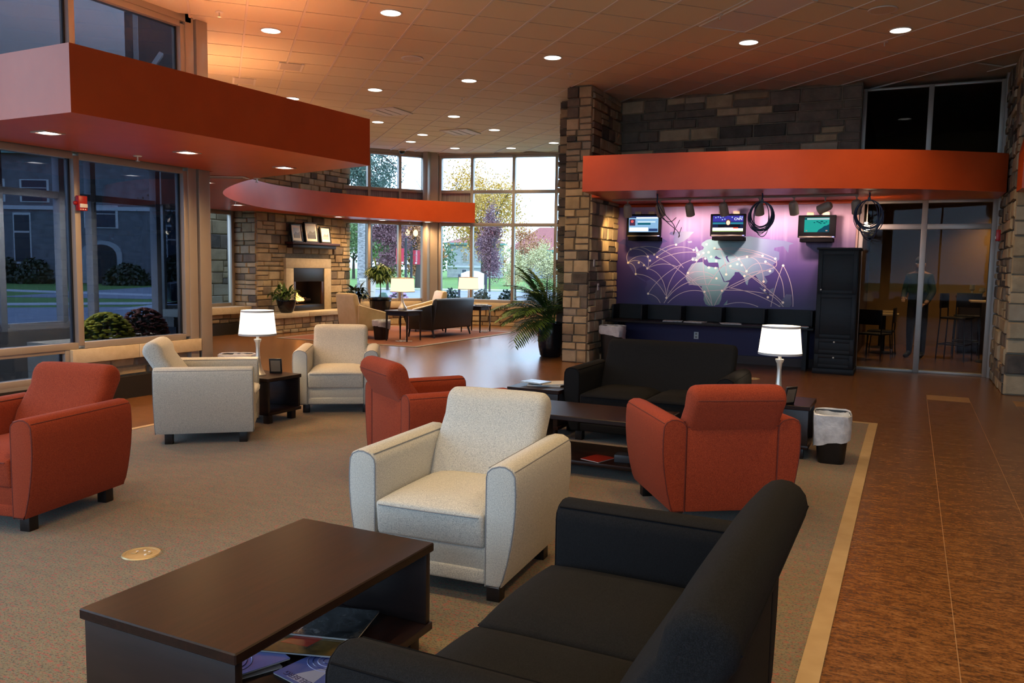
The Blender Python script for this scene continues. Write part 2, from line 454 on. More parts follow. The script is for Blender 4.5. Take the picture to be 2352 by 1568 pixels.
# ---- stone masonry
random.seed(4)
stone_meshes = []
for k in range(4):
    for t in range(6):
        rg = random.Random(k*7+1); j = lambda a: rg.uniform(-a, a)
        v = []; b = .5
        for x, z in ((-b,-b),(b,-b),(b,b),(-b,b)): v.append((x, .5, z))
        for x, z in ((-b,-b),(b,-b),(b,b),(-b,b)): v.append((x*.99+j(.008), -.22+j(.06), z*.985+j(.015)))
        for x, z in ((-.455,-.43),(.455,-.43),(.455,.43),(-.455,.43)): v.append((x+j(.03), -.42+j(.06), z+j(.04)))
        v.append((j(.1), -.5, j(.1)))
        f = []
        for a in range(4):
            n = (a+1) % 4
            f += [(a, n, 4+n, 4+a), (4+a, 4+n, 8+n, 8+a), (8+a, 8+n, 12)]
        mb = MB().add(v, f)
        stone_meshes.append(mb.mesh('stone', STONE[t], smooth=True, ang=50))
def stone_wall(parent, org, nrm, width, z0, z1, holes=(), seed=0, hs=(.10,.14,.18,.20), ws=(.16,.46), depth=.07, dark=.12, wts=None):
    """random coursed ashlar: each stone its own object; org = left end (seen from the front) on the face line"""
    rg = random.Random(seed)
    rz = math.atan2(nrm[0], -nrm[1]); u = Vector((math.cos(rz), math.sin(rz), 0)); n = Vector((nrm[0], nrm[1], 0))
    z = z0
    while z < z1 - .03:
        h = rg.choice(hs)
        if z1 - z < h + .06: h = z1 - z
        iv = [(0.0, width)]
        for (a0, b0, a1, b1) in holes:
            if min(z+h, b1) - max(z, b0) > .35*h:
                nv = []
                for (p, q) in iv:
                    if a1 <= p or a0 >= q: nv.append((p, q))
                    else:
                        if a0 - p > .05: nv.append((p, a0))
                        if q - a1 > .05: nv.append((a1, q))
                iv = nv
        for (p, q) in iv:
            x = p
            while x < q - .02:
                w = rg.uniform(*ws) * (1.0 if h > .12 else 1.15)
                if q - x < w + .1: w = q - x
                parts = [(z, h)]
                if h >= .18 and rg.random() < .28: parts = [(z, h*.5), (z+h*.5, h*.5)]
                for (zz, hh) in parts:
                    r = rg.random()
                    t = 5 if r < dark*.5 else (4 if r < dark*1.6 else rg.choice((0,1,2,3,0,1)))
                    me = stone_meshes[rg.randrange(4)*6 + t]
                    o = link('stone', me, parent)
                    dd = depth*rg.uniform(.8, 1.25)
                    c = Vector((org[0], org[1], 0)) + u*(x+w/2) + n*(dd/2 - .042)
                    o.location = (c.x, c.y, zz+hh/2); o.rotation_euler = (0,0,rz)
                    o.scale = (w-.014, dd, hh-.014)
                x += w
        z += h

# fireplace breast
wfm = MB(); wfm.box(-13.1,-12.47,13.17,14.30,0,4.3); wfm.box(-13.1,-12.47,15.28,16.35,0,4.3); wfm.box(-13.1,-12.47,14.30,15.28,0,.50); wfm.box(-13.1,-12.47,14.30,15.28,1.12,4.3); wfm.box(-13.1,-12.9,14.30,15.28,.5,1.12)
wf = struct(wfm.build('wall_fireplace', MT['mortar'], smooth=False))
stone_wall(wf, (-12.46, 13.15), (1,0), 3.2, .43, 4.28, holes=[(.86,.40,2.42,1.62)], seed=3)
stone_wall(wf, (-13.1, 13.16), (0,-1), .64, .0, 4.28, seed=5, ws=(.2,.36))
# ledge window wall left of the fireplace
wl = struct(MB().box(-13.2, -12.72, 11.2, 13.16, .24, .43).build('wall_ledge', MT['mortar'], smooth=False))
stone_wall(wl, (-12.72, 11.6), (1,0), 1.55, .24, .43, seed=6, hs=(.09,.10), ws=(.15,.3))
struct(MB().box(-13.2, -12.66, 11.2, 13.16, 0, .24).build('baseboard_ledge', MT['darkbase'], smooth=False))
struct(MB().box(-13.2, -12.60, 11.2, 13.15, .43, .57).build('trim_4', MT['lime'], bevel=.006))
w3 = sroot('window_3')
fr = MB()
for y in (13.06, 11.3): fr.box(-13.15,-13.03,y-.03,y+.03,.57,2.58)
fr.box(-13.15,-13.03,11.3,13.0,.57,.64); fr.box(-13.15,-13.03,11.3,13.0,2.5,2.58)
fr.build('frame', MT['metal'], w3, bevel=.004)
MB().box(-13.10,-13.09,11.34,13.0,.64,2.5).build('pane', MT['tint_mid'], w3, smooth=False)
struct(MB().box(-13.2,-13.06,13.09,13.20,0,4.335).build('trim_16', MT['metal'], smooth=False))
struct(MB().box(-13.3,-12.98,11.2,13.16,2.58,4.335).build('wall_ledge_head', MT['grey_wall'], smooth=False))
# hearth
wh = struct(MB().box(-12.47, -12.03, 13.22, 16.3, 0, .33).build('wall_hearth', MT['mortar'], smooth=False))
stone_wall(wh, (-12.03, 13.2), (1,0), 3.1, 0, .33, seed=8, hs=(.08,.10,.12), ws=(.14,.34))
stone_wall(wh, (-12.46, 13.22), (0,-1), .45, 0, .33, seed=9, hs=(.10,.12), ws=(.14,.3))
hx = [13.16, 14.2, 15.3, 16.32]
hr = sroot('trim_5')
for a, b in zip(hx, hx[1:]): MB().box(-12.5, -11.93, a+.003, b-.003, .33, .43).build('hearth_slab', MT['lime'], hr, bevel=.008)

# ---- pier beside the picture wall (stepped, full height)
wp = struct(MB().box(-4.94, -4.58, 12.03, 13.5, 0, 4.335).build('wall_pier', MT['mortar'], smooth=False))
stone_wall(wp, (-4.97, 12.02), (0,-1), .42, 0, 4.29, seed=11, hs=(.12,.15,.18,.20), ws=(.15,.27), dark=.16)
stone_wall(wp, (-4.56, 12.05), (1,0), 1.34, 0, 4.29, seed=12, ws=(.18,.42), dark=.16)
wq = struct(MB().box(-5.48, -4.94, 13.02, 13.9, 0, 4.335).build('wall_pier_step', MT['mortar'], smooth=False))
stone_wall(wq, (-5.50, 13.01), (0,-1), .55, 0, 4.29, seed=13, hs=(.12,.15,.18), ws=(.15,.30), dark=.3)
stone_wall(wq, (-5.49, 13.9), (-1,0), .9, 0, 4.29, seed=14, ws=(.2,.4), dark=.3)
# ---- picture wall: purple lower wall, stone band over the soffit
struct(MB().box(-4.6, -.76, 13.42, 13.6, 0, .95).build('wall_mural_low', MT['purple_wall'], smooth=False))
struct(MB().box(-4.6, -.76, 13.42, 13.6, .95, 3.05).build('wall_mural', flat('taupe_wall', (.30,.19,.15,1), .7), smooth=False))
wu = struct(MB().box(-4.6, -.80, 13.42, 13.6, 3.05, 4.335).build('wall_mural_upper', MT['mortar'], smooth=False))
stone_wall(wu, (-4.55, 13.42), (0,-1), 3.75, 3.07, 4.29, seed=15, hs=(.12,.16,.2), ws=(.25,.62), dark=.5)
struct(MB().box(-5.48, -4.6, 13.45, 13.6, 0, 4.335).build('wall_mural_back', MT['grey_wall'], smooth=False))
# ---- right pier
struct(MB().box(1.06, 1.13, 13.60, 13.86, 0, 4.335).build('trim_17', MT['metal'], smooth=False))
wr = struct(MB().box(1.12, 6.2, 11.82, 13.9, 0, 4.335).build('wall_right_pier', MT['mortar'], smooth=False))
stone_wall(wr, (1.10, 11.80), (0,-1), 2.0, 0, 4.29, seed=17, hs=(.14,.18,.22,.26), ws=(.3,.6), dark=.06)
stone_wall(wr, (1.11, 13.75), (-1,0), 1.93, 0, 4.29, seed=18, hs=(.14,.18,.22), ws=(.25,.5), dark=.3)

# ---- glass walls of the side room
def framewin(name, x0, x1, y, z0, z1, mull, rails, pane_mat, d=.12, w=.07, mat='metal'):
    r = sroot(name)
    zs = [z0] + rails + [z1]; xs = [x0] + mull + [x1]
    for i, x in enumerate(xs): MB().box(x-w/2, x+w/2, y-d/2, y+d/2, z0, z1).build('mullion', MT[mat], r, bevel=.004)
    for z in zs:
        for a, b in zip(xs, xs[1:]): MB().box(a+w/2, b-w/2, y-d/2+.004, y+d/2-.004, max(z-w/2, z0), min(z+w/2, z1)+.0005).build('rail', MT[mat], r, bevel=.004)
    for a, b in zip(xs, xs[1:]):
        for c, e in zip(zs, zs[1:]):
            MB().box(a+w/2, b-w/2, y-.006, y+.006, c+.02, e-.02).build('pane', pane_mat, r, smooth=False)
    return r
framewin('window_5', -.74, 1.04, 13.72, 0, 2.58, [.13], [2.19], MT['cafe_glass'], w=.08)
framewin('window_6', -.78, 1.04, 13.72, 3.06, 4.26, [.12], [], MT['cafe_glass'], w=.07)
struct(MB().box(-.8, 1.1, 13.66, 13.8, 2.58, 3.06).build('wall_glass_spandrel', MT['grey_wall'], smooth=False))

# ---- left window wall (plane x = -7.7)
def vwin(name, X, ys, zs, pane_mat, d=.14, w=.065, mat='metal', skip=()):
    r = sroot(name)
    for y in ys: MB().box(X-d/2, X+d/2, y-w/2, y+w/2, zs[0], zs[-1]).build('mullion', MT[mat], r, bevel=.004)
    for z in zs:
        for a, b in zip(ys, ys[1:]): MB().box(X-d/2+.004, X+d/2-.004, a+w/2, b-w/2, z-w/2, z+w/2).build('rail', MT[mat], r, bevel=.004)
    for a, b in zip(ys, ys[1:]):
        for c, e in zip(zs, zs[1:]):
            MB().box(X-.006, X+.006, a+w/2, b-w/2, c+.02, e-.02).build('pane', pane_mat, r, smooth=False)
            MB().box(X-.010, X+.010, b-w/2-.018, b-w/2, c+w/2, e-w/2).build('gasket', MT['darkmetal'], r, smooth=False)
    return r
vwin('window_1', -7.7, [3.75,5.55,6.93], [.62,2.545], MT['tint'])
vwin('window_11', -7.7, [-4.9,-3.2,-1.5,.2,1.95,3.68], [.62,2.545], MT['glass'])
vwin('window_12', -7.7, [-4.9,-3.2,-1.5,.2,1.95,3.68], [2.545,4.20], MT['glass'])
portal((-7.86,-.6,1.6), (8.4,1.85), (R_(90),0,R_(-90)))
portal((-7.86,-.6,3.4), (8.4,1.6), (R_(90),0,R_(-90)))
vwin('window_2', -7.7, [3.75,5.55,6.93], [3.10,4.20], MT['tint_light'])
vwin('window_7', -7.7, [-4.9,-3.2,-1.5,.2,1.95,3.75,5.40], [.30,.585], MT['tint'], d=.12)
struct(MB().box(-7.80,-7.62,6.96,7.08,0,4.335).build('trim_6', MT['metal'], bevel=.004))
struct(MB().box(-7.80,-7.62,-5.0,7.05,4.23,4.335).build('trim_7', MT['metal'], bevel=.004))
struct(MB().box(-7.80,-7.64,3.70,7.05,2.58,3.07).build('wall_left_spandrel', MT['grey_wall'], smooth=False))
wlo = struct(MB().box(-7.86,-7.70,5.40,7.06,.24,.44).build('wall_left', MT['mortar'], smooth=False))
stone_wall(wlo, (-7.70, 5.60), (1,0), 1.46, .25, .44, seed=21, hs=(.09,.10), ws=(.2,.4), depth=.06)
capr = sroot('trim_8')
for a, b in ((5.42,6.22),(6.22,7.10)): MB().box(-7.86,-7.60,a+.002,b-.002,.44,.585).build('cap_stone', MT['lime'], capr, bevel=.005)
MB().box(-7.80,-7.605,5.42,5.60,.24,.438).build('corner_stone', MT['lime'], capr, bevel=.005)
struct(MB().box(-7.86,-7.615,-5.0,7.06,0,.24).build('baseboard_left', MT['darkbase'], smooth=False))
struct(MB().box(-7.86,-7.64,-5.0,5.40,.24,.27).build('trim_9', MT['metal'], smooth=False))
# free-standing column at the wall's end
col = struct(MB().box(-7.79,-7.62,7.12,7.29,0,4.335).build('trim_10', MT['metal'], bevel=.006))
# diagonal glazed wall running back from the column (seen edge-on)
dg = sroot('window_4')
p0, p1 = Vector((-7.78,7.32,0)), Vector((-12.95,12.28,0)); dl = (p1-p0).length; dz = math.atan2(p1.y-p0.y, p1.x-p0.x)
def dloc(m): return m.xf(Matrix.Translation(p0) @ Matrix.Rotation(dz,4,'Z'))
for k in range(5): dloc(MB().box(k*dl/4-.03,k*dl/4+.03,-.05,.05,0,4.25)).build('mullion', MT['metal'], dg, bevel=.004)
for z in (.55, 2.54, 4.2): dloc(MB().box(.03,dl-.03,-.045,.045,z-.03,z+.03)).build('rail', MT['metal'], dg, bevel=.004)
dloc(MB().box(.0,dl,-.05,.05,2.57,3.1)).build('spandrel', MT['grey_wall'], dg, smooth=False)
dloc(MB().box(.0,dl,-.05,.05,0,.52)).build('kick_panel', MT['darkbase'], dg, smooth=False)
dloc(MB().box(.03,dl-.03,-.006,.006,.57,2.52)).build('pane', MT['tint'], dg, smooth=False)
dloc(MB().box(.03,dl-.03,-.006,.006,3.1,4.18)).build('pane', MT['tint'], dg, smooth=False)

SPN = pbr('grey_siding', [(.35,(.20,.20,.22,1)),(.65,(.34,.34,.36,1))], rough=.8, scale=3, stretch=(12,12,.4), kind='World')
# ---- far bay windows: two facets
def facet(name, a, b, mulls, zs, pane_mats, wname, seed):
    a = Vector((a[0],a[1],0)); b = Vector((b[0],b[1],0)); L = (b-a).length; rz = math.atan2(b.y-a.y, b.x-a.x)
    mt = Matrix.Translation(a) @ Matrix.Rotation(rz,4,'Z'); r = sroot(name)
    for u in mulls: MB().box(u-.035,u+.035,-.07,.07,zs[0]-.04,4.28).xf(mt).build('mullion', MT['metal'], r, bevel=.004)
    for z in zs:
        for u, w in zip(mulls, mulls[1:]): MB().box(u+.035,w-.035,-.065,.065,z-.04,z+.04).xf(mt).build('rail', MT['metal'], r, bevel=.004)
    for i, (u, w) in enumerate(zip(mulls, mulls[1:])):
        for c, e in zip(zs, zs[1:]):
            sp = i < pane_mats and c > 2 and e < 4
            MB().box(u+.03,w-.03,-.006,.006,c+.03,e-.03).xf(mt).build('spandrel_panel' if sp else 'pane', SPN if sp else MT['glass'], r, smooth=False)
    lw = struct(MB().box(0,L,-.02,.2,0,.42).xf(mt).build(wname, MT['mortar'], smooth=False))
    MB().box(-.1,L+.1,-.10,.12,4.26,4.335).xf(mt).build('head_trim', MT['metal'], r, smooth=False)
    n = mt.to_3x3() @ Vector((0,-1,0)); o = mt @ Vector((0,-.03,0))
    stone_wall(lw, (o.x,o.y), (n.x,n.y), L, 0, .42, seed=seed, hs=(.10,.14,.16), ws=(.2,.5))
    MB().box(-.05,L+.05,-.10,.2,.42,.58).xf(mt).build('sill_stone', MT['lime'], lw, bevel=.006)
    return mt
MB_far = facet('window_8', (-11.02,18.02), (-6.9,18.90), [.14,.98,2.06,3.14,4.2], [.62,2.54,3.36,4.24], 1, 'wall_back_right', 31)
MA_far = facet('window_9', (-12.62,15.95), (-11.22,17.88), [.05,.86,1.66,2.30], [.62,2.54,3.36,4.24], 3, 'wall_back_left', 33)
struct(MB().prism([(-11.30,17.78),(-11.10,17.72),(-10.90,17.92),(-10.92,18.1),(-11.1,18.3),(-11.35,18.1)], 0, 4.335).build('trim_11', MT['metal'], smooth=False))
struct(MB().box(-11.16,-11.02,17.62,17.76,.0,4.335).build('trim_12', MT['metal'], bevel=.01))
struct(MB().box(-6.95,-4.9,18.6,18.8,0,4.335).build('wall_back', MT['grey_wall'], smooth=False))
struct(MB().box(-5.4,-5.2,13.9,18.7,0,4.335).build('wall_back_side', MT['grey_wall'], smooth=False))

# ---- enclosing walls behind the camera: right wall and a rear window wall that lets the daylight in
struct(MB().box(6.0,6.2,-5.2,12,0,4.335).build('wall_right', MT['grey_wall'], smooth=False))
wrm = MB(); wrm.box(-7.7,6.1,-5.1,-4.9,0,.5); wrm.box(-7.7,6.1,-5.1,-4.9,4.1,4.3)
RWX = [(-7.5,-4.35),(-4.15,-.95),(-.75,2.45),(2.65,5.8)]
ed = [-7.7] + [v for ab in RWX for v in ab] + [6.1]
for a, b in zip(ed[0::2], ed[1::2]): wrm.box(a,b,-5.1,-4.9,.5,4.1)
struct(wrm.build('wall_rear', MT['grey_wall'], smooth=False))
rw = sroot('window_10')
for a, b in RWX:
    for x in (a+.03,(a+b)/2,b-.03): MB().box(x-.03,x+.03,-5.06,-4.94,.5,4.1).build('mullion', MT['metal'], rw, bevel=.004)
    for z in (.53,4.07): MB().box(a,b,-5.05,-4.95,z-.03,z+.03).build('rail', MT['metal'], rw, bevel=.004)
    MB().box(a,b,-5.006,-4.994,.5,4.1).build('pane', MT['glass'], rw, smooth=False)
    portal(((a+b)/2,-5.12,2.3), (b-a,3.6), (R_(90),0,0))
portal((-9.1,18.55,2.4), (4.2,4.1), (R_(-90),0,R_(12)))
portal((-12.1,17.05,2.4), (2.3,4.1), (R_(-90),0,R_(54)))

# ---- red soffits
def catmull(P, n=6):
    out = []
    for i in range(len(P)-1):
        p0 = P[max(i-1,0)]; p1 = P[i]; p2 = P[i+1]; p3 = P[min(i+2,len(P)-1)]
        for k in range(n):
            t = k/n
            out.append(tuple(.5*(2*p1[j]+(p2[j]-p0[j])*t+(2*p0[j]-5*p1[j]+4*p2[j]-p3[j])*t*t+(3*p1[j]-p0[j]-3*p2[j]+p3[j])*t**3) for j in (0,1)))
    out.append(P[-1]); return out
SZ0, SZ1 = 2.58, 3.08
arc = catmull([(-5.41,7.46),(-6.64,7.80),(-7.9,8.22),(-9.5,9.35),(-10.6,10.6),(-11.35,11.9),(-11.75,13.1),(-11.75,14.3),(-11.45,15.6),(-10.85,16.95),(-9.95,18.16)], 6)
poly = [(-7.62,4.10),(-5.62,4.06)] + arc + [(-11.0,17.94),(-11.25,17.80),(-12.42,16.2),(-12.42,13.13),(-12.95,13.1),(-12.95,12.35),(-7.72,7.34),(-7.60,7.34),(-7.60,7.1)]
struct(MB().prism(poly, SZ0, SZ1).build('soffit', MT['red'], smooth=True, ang=25))
arc2 = catmull([(-4.28,10.98),(-3.27,11.05),(-1.84,11.24),(-1.0,11.46),(0,11.86),(.85,12.42),(1.06,12.58)], 6)
poly2 = arc2 + [(1.06,13.66),(-.74,13.66),(-.74,13.40),(-4.50,13.40),(-4.50,11.95),(-4.34,11.93)]
struct(MB().prism(poly2, SZ0, SZ1).build('soffit_mural', MT['red'], smooth=True, ang=25))
struct(MB().prism([(1.09,2.50),(1.09,2.95),(1.16,3.32),(1.5,4.1),(3.2,4.1),(3.2,2.5)], 11.15, 11.70, 'y').build('soffit_right', MT['red'], smooth=False))
# ================================================================== CEILING FIXTURES AND LAMPS
ORD = ['first','second','third','fourth','fifth','sixth','seventh','eighth','ninth','tenth','eleventh','twelfth','thirteenth','fourteenth','fifteenth','sixteenth','seventeenth']
def spot(parent, loc, power, color, size=R_(115), blend=.7, target=None, rad=.09):
    l = bpy.data.lights.new('lamp_light', 'SPOT'); l.energy = power; l.color = color
    l.spot_size = size; l.spot_blend = blend; l.shadow_soft_size = rad
    o = bpy.data.objects.new('lamp_light', l); C.objects.link(o); o.parent = parent; o.location = loc
    if target is not None:
        o.rotation_euler = (Vector(target)-Vector(loc)).to_track_quat('-Z','Y').to_euler()
    return o
ring_me = MB().lathe([(.112,-.004),(.128,-.004),(.128,.004),(.112,.012)], 28, cap=False).mesh('trim_ring', MT['white'])
lens_me = MB().lathe([(.0,.0),(.113,.0)], 28, cap=False).mesh('lens', MT['can_glow'])
def downlight(x, y, label, power=P_CEIL):
    t = thing('downlight', label, 'ceiling light', (x,y,CZ-.004), 0, 'round downlights in the tiled ceiling')
    link('trim_ring', ring_me, t); link('lens', lens_me, t)
    spot(t, (0,0,-.03), power, WARM)
    return t
seen = [(-5.38,7.81),(-2.0,-99)]
DL = [(-5.38,7.81),(-.27,10.69),(-7.13,7.82),(-1.96,10.54),(-4.48,10.29),(-6.19,11.06),(-7.92,11.06),(-9.66,11.10),(-7.90,13.55),(-9.62,13.53),(-7.88,15.17),(-9.62,15.17),(-10.41,15.92),(-7.42,17.2),(-9.97,17.16),(-8.69,17.60)]
for i, (x, y) in enumerate(DL):
    downlight(x, y, 'round glowing downlight in the tiled ceiling, %s from the top of the photo' % ORD[i])
for x, wx in ((-4.5,'leftmost'),(-2.7,'left of centre'),(-.9,'centre'),(.9,'right of centre'),(3.0,'rightmost')):
    for y, wy in ((5.2,'over the rear armchairs'),(2.4,'over the foreground table'),(-.6,'over the camera')):
        if y == 5.2 and x < -4: continue
        downlight(x, y, 'ceiling downlight above the photo, %s of the row %s' % (wx, wy))
# soffit halogens: square trim
sq_me = MB()
for a in range(4):
    c, s_ = math.cos(a*PI/2), math.sin(a*PI/2)
    sq_me.boxr(.085*c, .085*s_, 0, .022, .19, .012, a*PI/2)
sq_me = sq_me.mesh('trim_frame', MT['chrome'])
sl_me = MB().lathe([(0,0),(.072,0)], 24, cap=False).mesh('lens', MT['can_glow_cool'])
SL = [((-6.70,4.62),'near the soffit front corner'),((-6.52,5.95),'over the right-hand window pane'),((-6.45,7.27),'nearest the point of the red soffit'),((-8.71,8.24),'just right of the metal column'),
      ((-11.48,11.65),'where the curved red band meets the window'),((-11.9,15.2),'near the fireplace wall, hidden behind the band'),((-11.63,16.54),'left of the two over the bay window'),((-10.9,17.45),'right of the two over the bay window')]
for (x, y), w in SL:
    t = thing('soffit_light', 'small square halogen downlight under the red soffit, ' + w, 'ceiling light', (x,y,SZ0-.004), 0, 'halogen lights under the red soffit')
    link('trim_frame', sq_me, t); link('lens', sl_me, t, (0,0,-.003))
    spot(t, (0,0,-.03), P_SOFF, (1,.58,.25), R_(165), .85, rad=.12)
# diffuser panel, vents, speakers, sprinklers, camera dome
def onceil(x, y, z=CZ): return (x, y, z)
pg = thing('ceiling_diffuser', 'large grey square air diffuser panel set in the ceiling tiles', 'vent', (-1.69,9.41,CZ-.006), GZ)
MB().box(-.29,.29,-.60,.60,-.004,.006).build('panel', flat('diffuser_grey', (.74,.76,.84,1), .4), pg, smooth=False)
fm = MB(); fm.box(-.315,-.29,-.625,.625,-.010,.006); fm.box(.29,.315,-.625,.625,-.010,.006); fm.box(-.29,.29,-.625,-.60,-.010,.006); fm.box(-.29,.29,.60,.625,-.010,.006)
fm.build('frame', MT['white'], pg, smooth=False)
MB().box(-.29,.29,-.006,.006,-.008,-.003).build('seam', flat('seam_grey', (.45,.45,.46,1), .6), pg, smooth=False)
for (x, y), lab in (((-6.25,9.59),'round white ceiling speaker above the middle of the room'),((-.43,9.8),'round white ceiling speaker near the top right corner')):
    t = thing('ceiling_speaker', lab, 'speaker', (x,y,CZ-.008), 0, 'ceiling speakers')
    MB().lathe([(.0,-.003),(.125,-.003),(.125,.004)], 28, cap=False).build('grille', flat('grille', (.66,.60,.52,1), .7), t)
    MB().lathe([(.123,-.004),(.147,-.006),(.152,.004)], 28, cap=False).build('rim', MT['white'], t)
for (x, y), lab in (((-8.76,12.66),'rectangular slotted ceiling vent near the point of the soffit'),((-8.65,15.11),'rectangular slotted ceiling vent above the bay windows')):
    t = thing('ceiling_vent', lab, 'vent', (x,y,CZ-.01), GZ+PI/4, 'slotted ceiling vents')
    MB().box(-.30,.30,-.30,.30,-.002,.006).build('backing', flat('vent_dark', (.05,.045,.04,1), .7), t, smooth=False)
    for k in range(3): MB().boxr(0,-.19+k*.19,-.010,.56,.175,.006,0,R_(2)).build('slat', MT['white'], t, smooth=False)
    f = MB(); f.box(-.32,-.28,-.32,.32,-.014,.006); f.box(.28,.32,-.32,.32,-.014,.006); f.box(-.28,.28,-.32,-.28,-.014,.006); f.box(-.28,.28,.28,.32,-.014,.006)
    f.build('frame', MT['white'], t, smooth=False)
for (x, y), lab in (((-8.13,9.31),'small square white ceiling grille left of the round speaker'),((-9.44,9.75),'small square white ceiling grille just above the soffit edge')):
    t = thing('ceiling_grille', lab, 'vent', (x,y,CZ-.008), GZ, 'square ceiling grilles')
    MB().box(-.14,.14,-.20,.20,-.004,.004).build('plate', flat('grille_plate', (.55,.52,.50,1), .6), t, smooth=False)
    MB().box(-.17,-.14,-.22,.22,-.012,.004).add(*(lambda b:(b.v,b.f))(MB().box(.14,.17,-.22,.22,-.012,.004))).build('rim', MT['white'], t, smooth=False)
def sprinkler(x, y, z, lab, grp):
    t = thing('sprinkler', lab, 'sprinkler', (x,y,z), 0, grp)
    MB().lathe([(.0,.0),(.045,.0),(.038,-.008),(.0,-.008)], 16, cap=False).build('escutcheon', MT['white'], t)
    MB().tube([(0,0,-.006),(0,0,-.05)], .008, 8).build('body', MT['chrome'], t)
    MB().lathe([(0,-.05),(.022,-.05),(.022,-.054),(0,-.054)], 12, cap=False).build('deflector', MT['chrome'], t)
for (x, y), w in (((-7.15,7.02),'at the upper left near the metal column'),((-6.9,12.1),'near the middle of the ceiling'),((-2.05,9.3),'left of the round speaker at top right'),((-.45,11.15),'over the right end of the picture wall'),((-4.6,11.2),'beside the stone pier')):
    sprinkler(x, y, CZ-.004, 'small white sprinkler head in the tiled ceiling ' + w, 'sprinkler heads in the ceiling')
for (x, y), w in (((-7.25,5.97),'over the right-hand dark window'),((-7.6,8.05),'beside the white slot vent'),((-10.9,11.0),'beside the inner curve'),((-11.2,17.1),'over the bay window')):
    sprinkler(x, y, SZ0-.002, 'small white sprinkler head under the red soffit ' + w, 'sprinkler heads under the soffit')
t = thing('slot_vent', 'white rectangular air vent under the red soffit beside the column', 'vent', (-7.95,7.80,SZ0-.006), R_(28))
MB().box(-.32,.32,-.11,.11,-.006,.004).build('plate', MT['white'], t, bevel=.003)
for k in (-1, 1): MB().box(-.28,.28,k*.05-.012,k*.05+.012,-.009,-.005).build('slot', flat('slot_dark', (.1,.08,.07,1), .8), t, smooth=False)
t = thing('camera_dome', 'small dark security camera dome on the ceiling by the bay windows', 'camera', (-11.3,16.9,CZ-.004))
MB().lathe([(0,0),(.09,0),(.09,-.03),(.075,-.04),(0,-.04)], 20, cap=False).build('mount', MT['white'], t)
MB().lathe([(.072,-.04),(.068,-.075),(.045,-.105),(0,-.115)], 20, cap=False).build('bubble', MT['black_plastic'], t)

# cove lights lying on top of the big red soffit, washing the ceiling
def cove(label, a, b, power):
    a = Vector((a[0],a[1],SZ1)); b = Vector((b[0],b[1],SZ1)); L = (b-a).length; rz = math.atan2(b.y-a.y, b.x-a.x); m_ = (a+b)/2
    t = thing('cove_light', label, 'cove light', m_, rz, 'cove lights on top of the soffit')
    MB().box(-L/2,L/2,-.05,.05,0,.03).build('housing', MT['white'], t, smooth=False)
    MB().tube([(-L/2+.02,0,.045),(L/2-.02,0,.045)], .014, 8).build('tube', emit('cove_tube', (1,.62,.34,1), 6), t)
    l = bpy.data.lights.new('lamp_light', 'AREA'); l.shape = 'RECTANGLE'; l.size = L-.1; l.size_y = .06; l.energy = power; l.color = (1,.38,.14)
    o = bpy.data.objects.new('lamp_light', l); C.objects.link(o); o.parent = t; o.location = (0,0,.07); o.rotation_euler = (R_(180),0,0)
cove('hidden cove light on the straight arm of the red soffit', (-6.6,4.8), (-6.4,7.2), P_COVE)
cove('hidden cove light on the soffit beside the metal column', (-8.1,8.05), (-9.4,9.0), P_COVE)
cove('hidden cove light on the soffit before the small window', (-10.8,10.6), (-11.6,12.0), P_COVE)

# added fill lights under the entrance canopy, put in to brighten the flowers
for (x, y, w) in ((-9.45,5.9,'left of the two above the flowers'),(-9.45,6.9,'right of the two above the flowers')):
    t = thing('flower_fill_light', 'added round fill light for the flowers under the entrance canopy outside, ' + w, 'ceiling light', (x,y,2.955), 0, 'added fill lights for the flowers outside')
    link('trim_ring', ring_me, t); link('lens', lens_me, t)
    spot(t, (0,0,-.03), 800, (1,.80,.58), R_(130), .6)
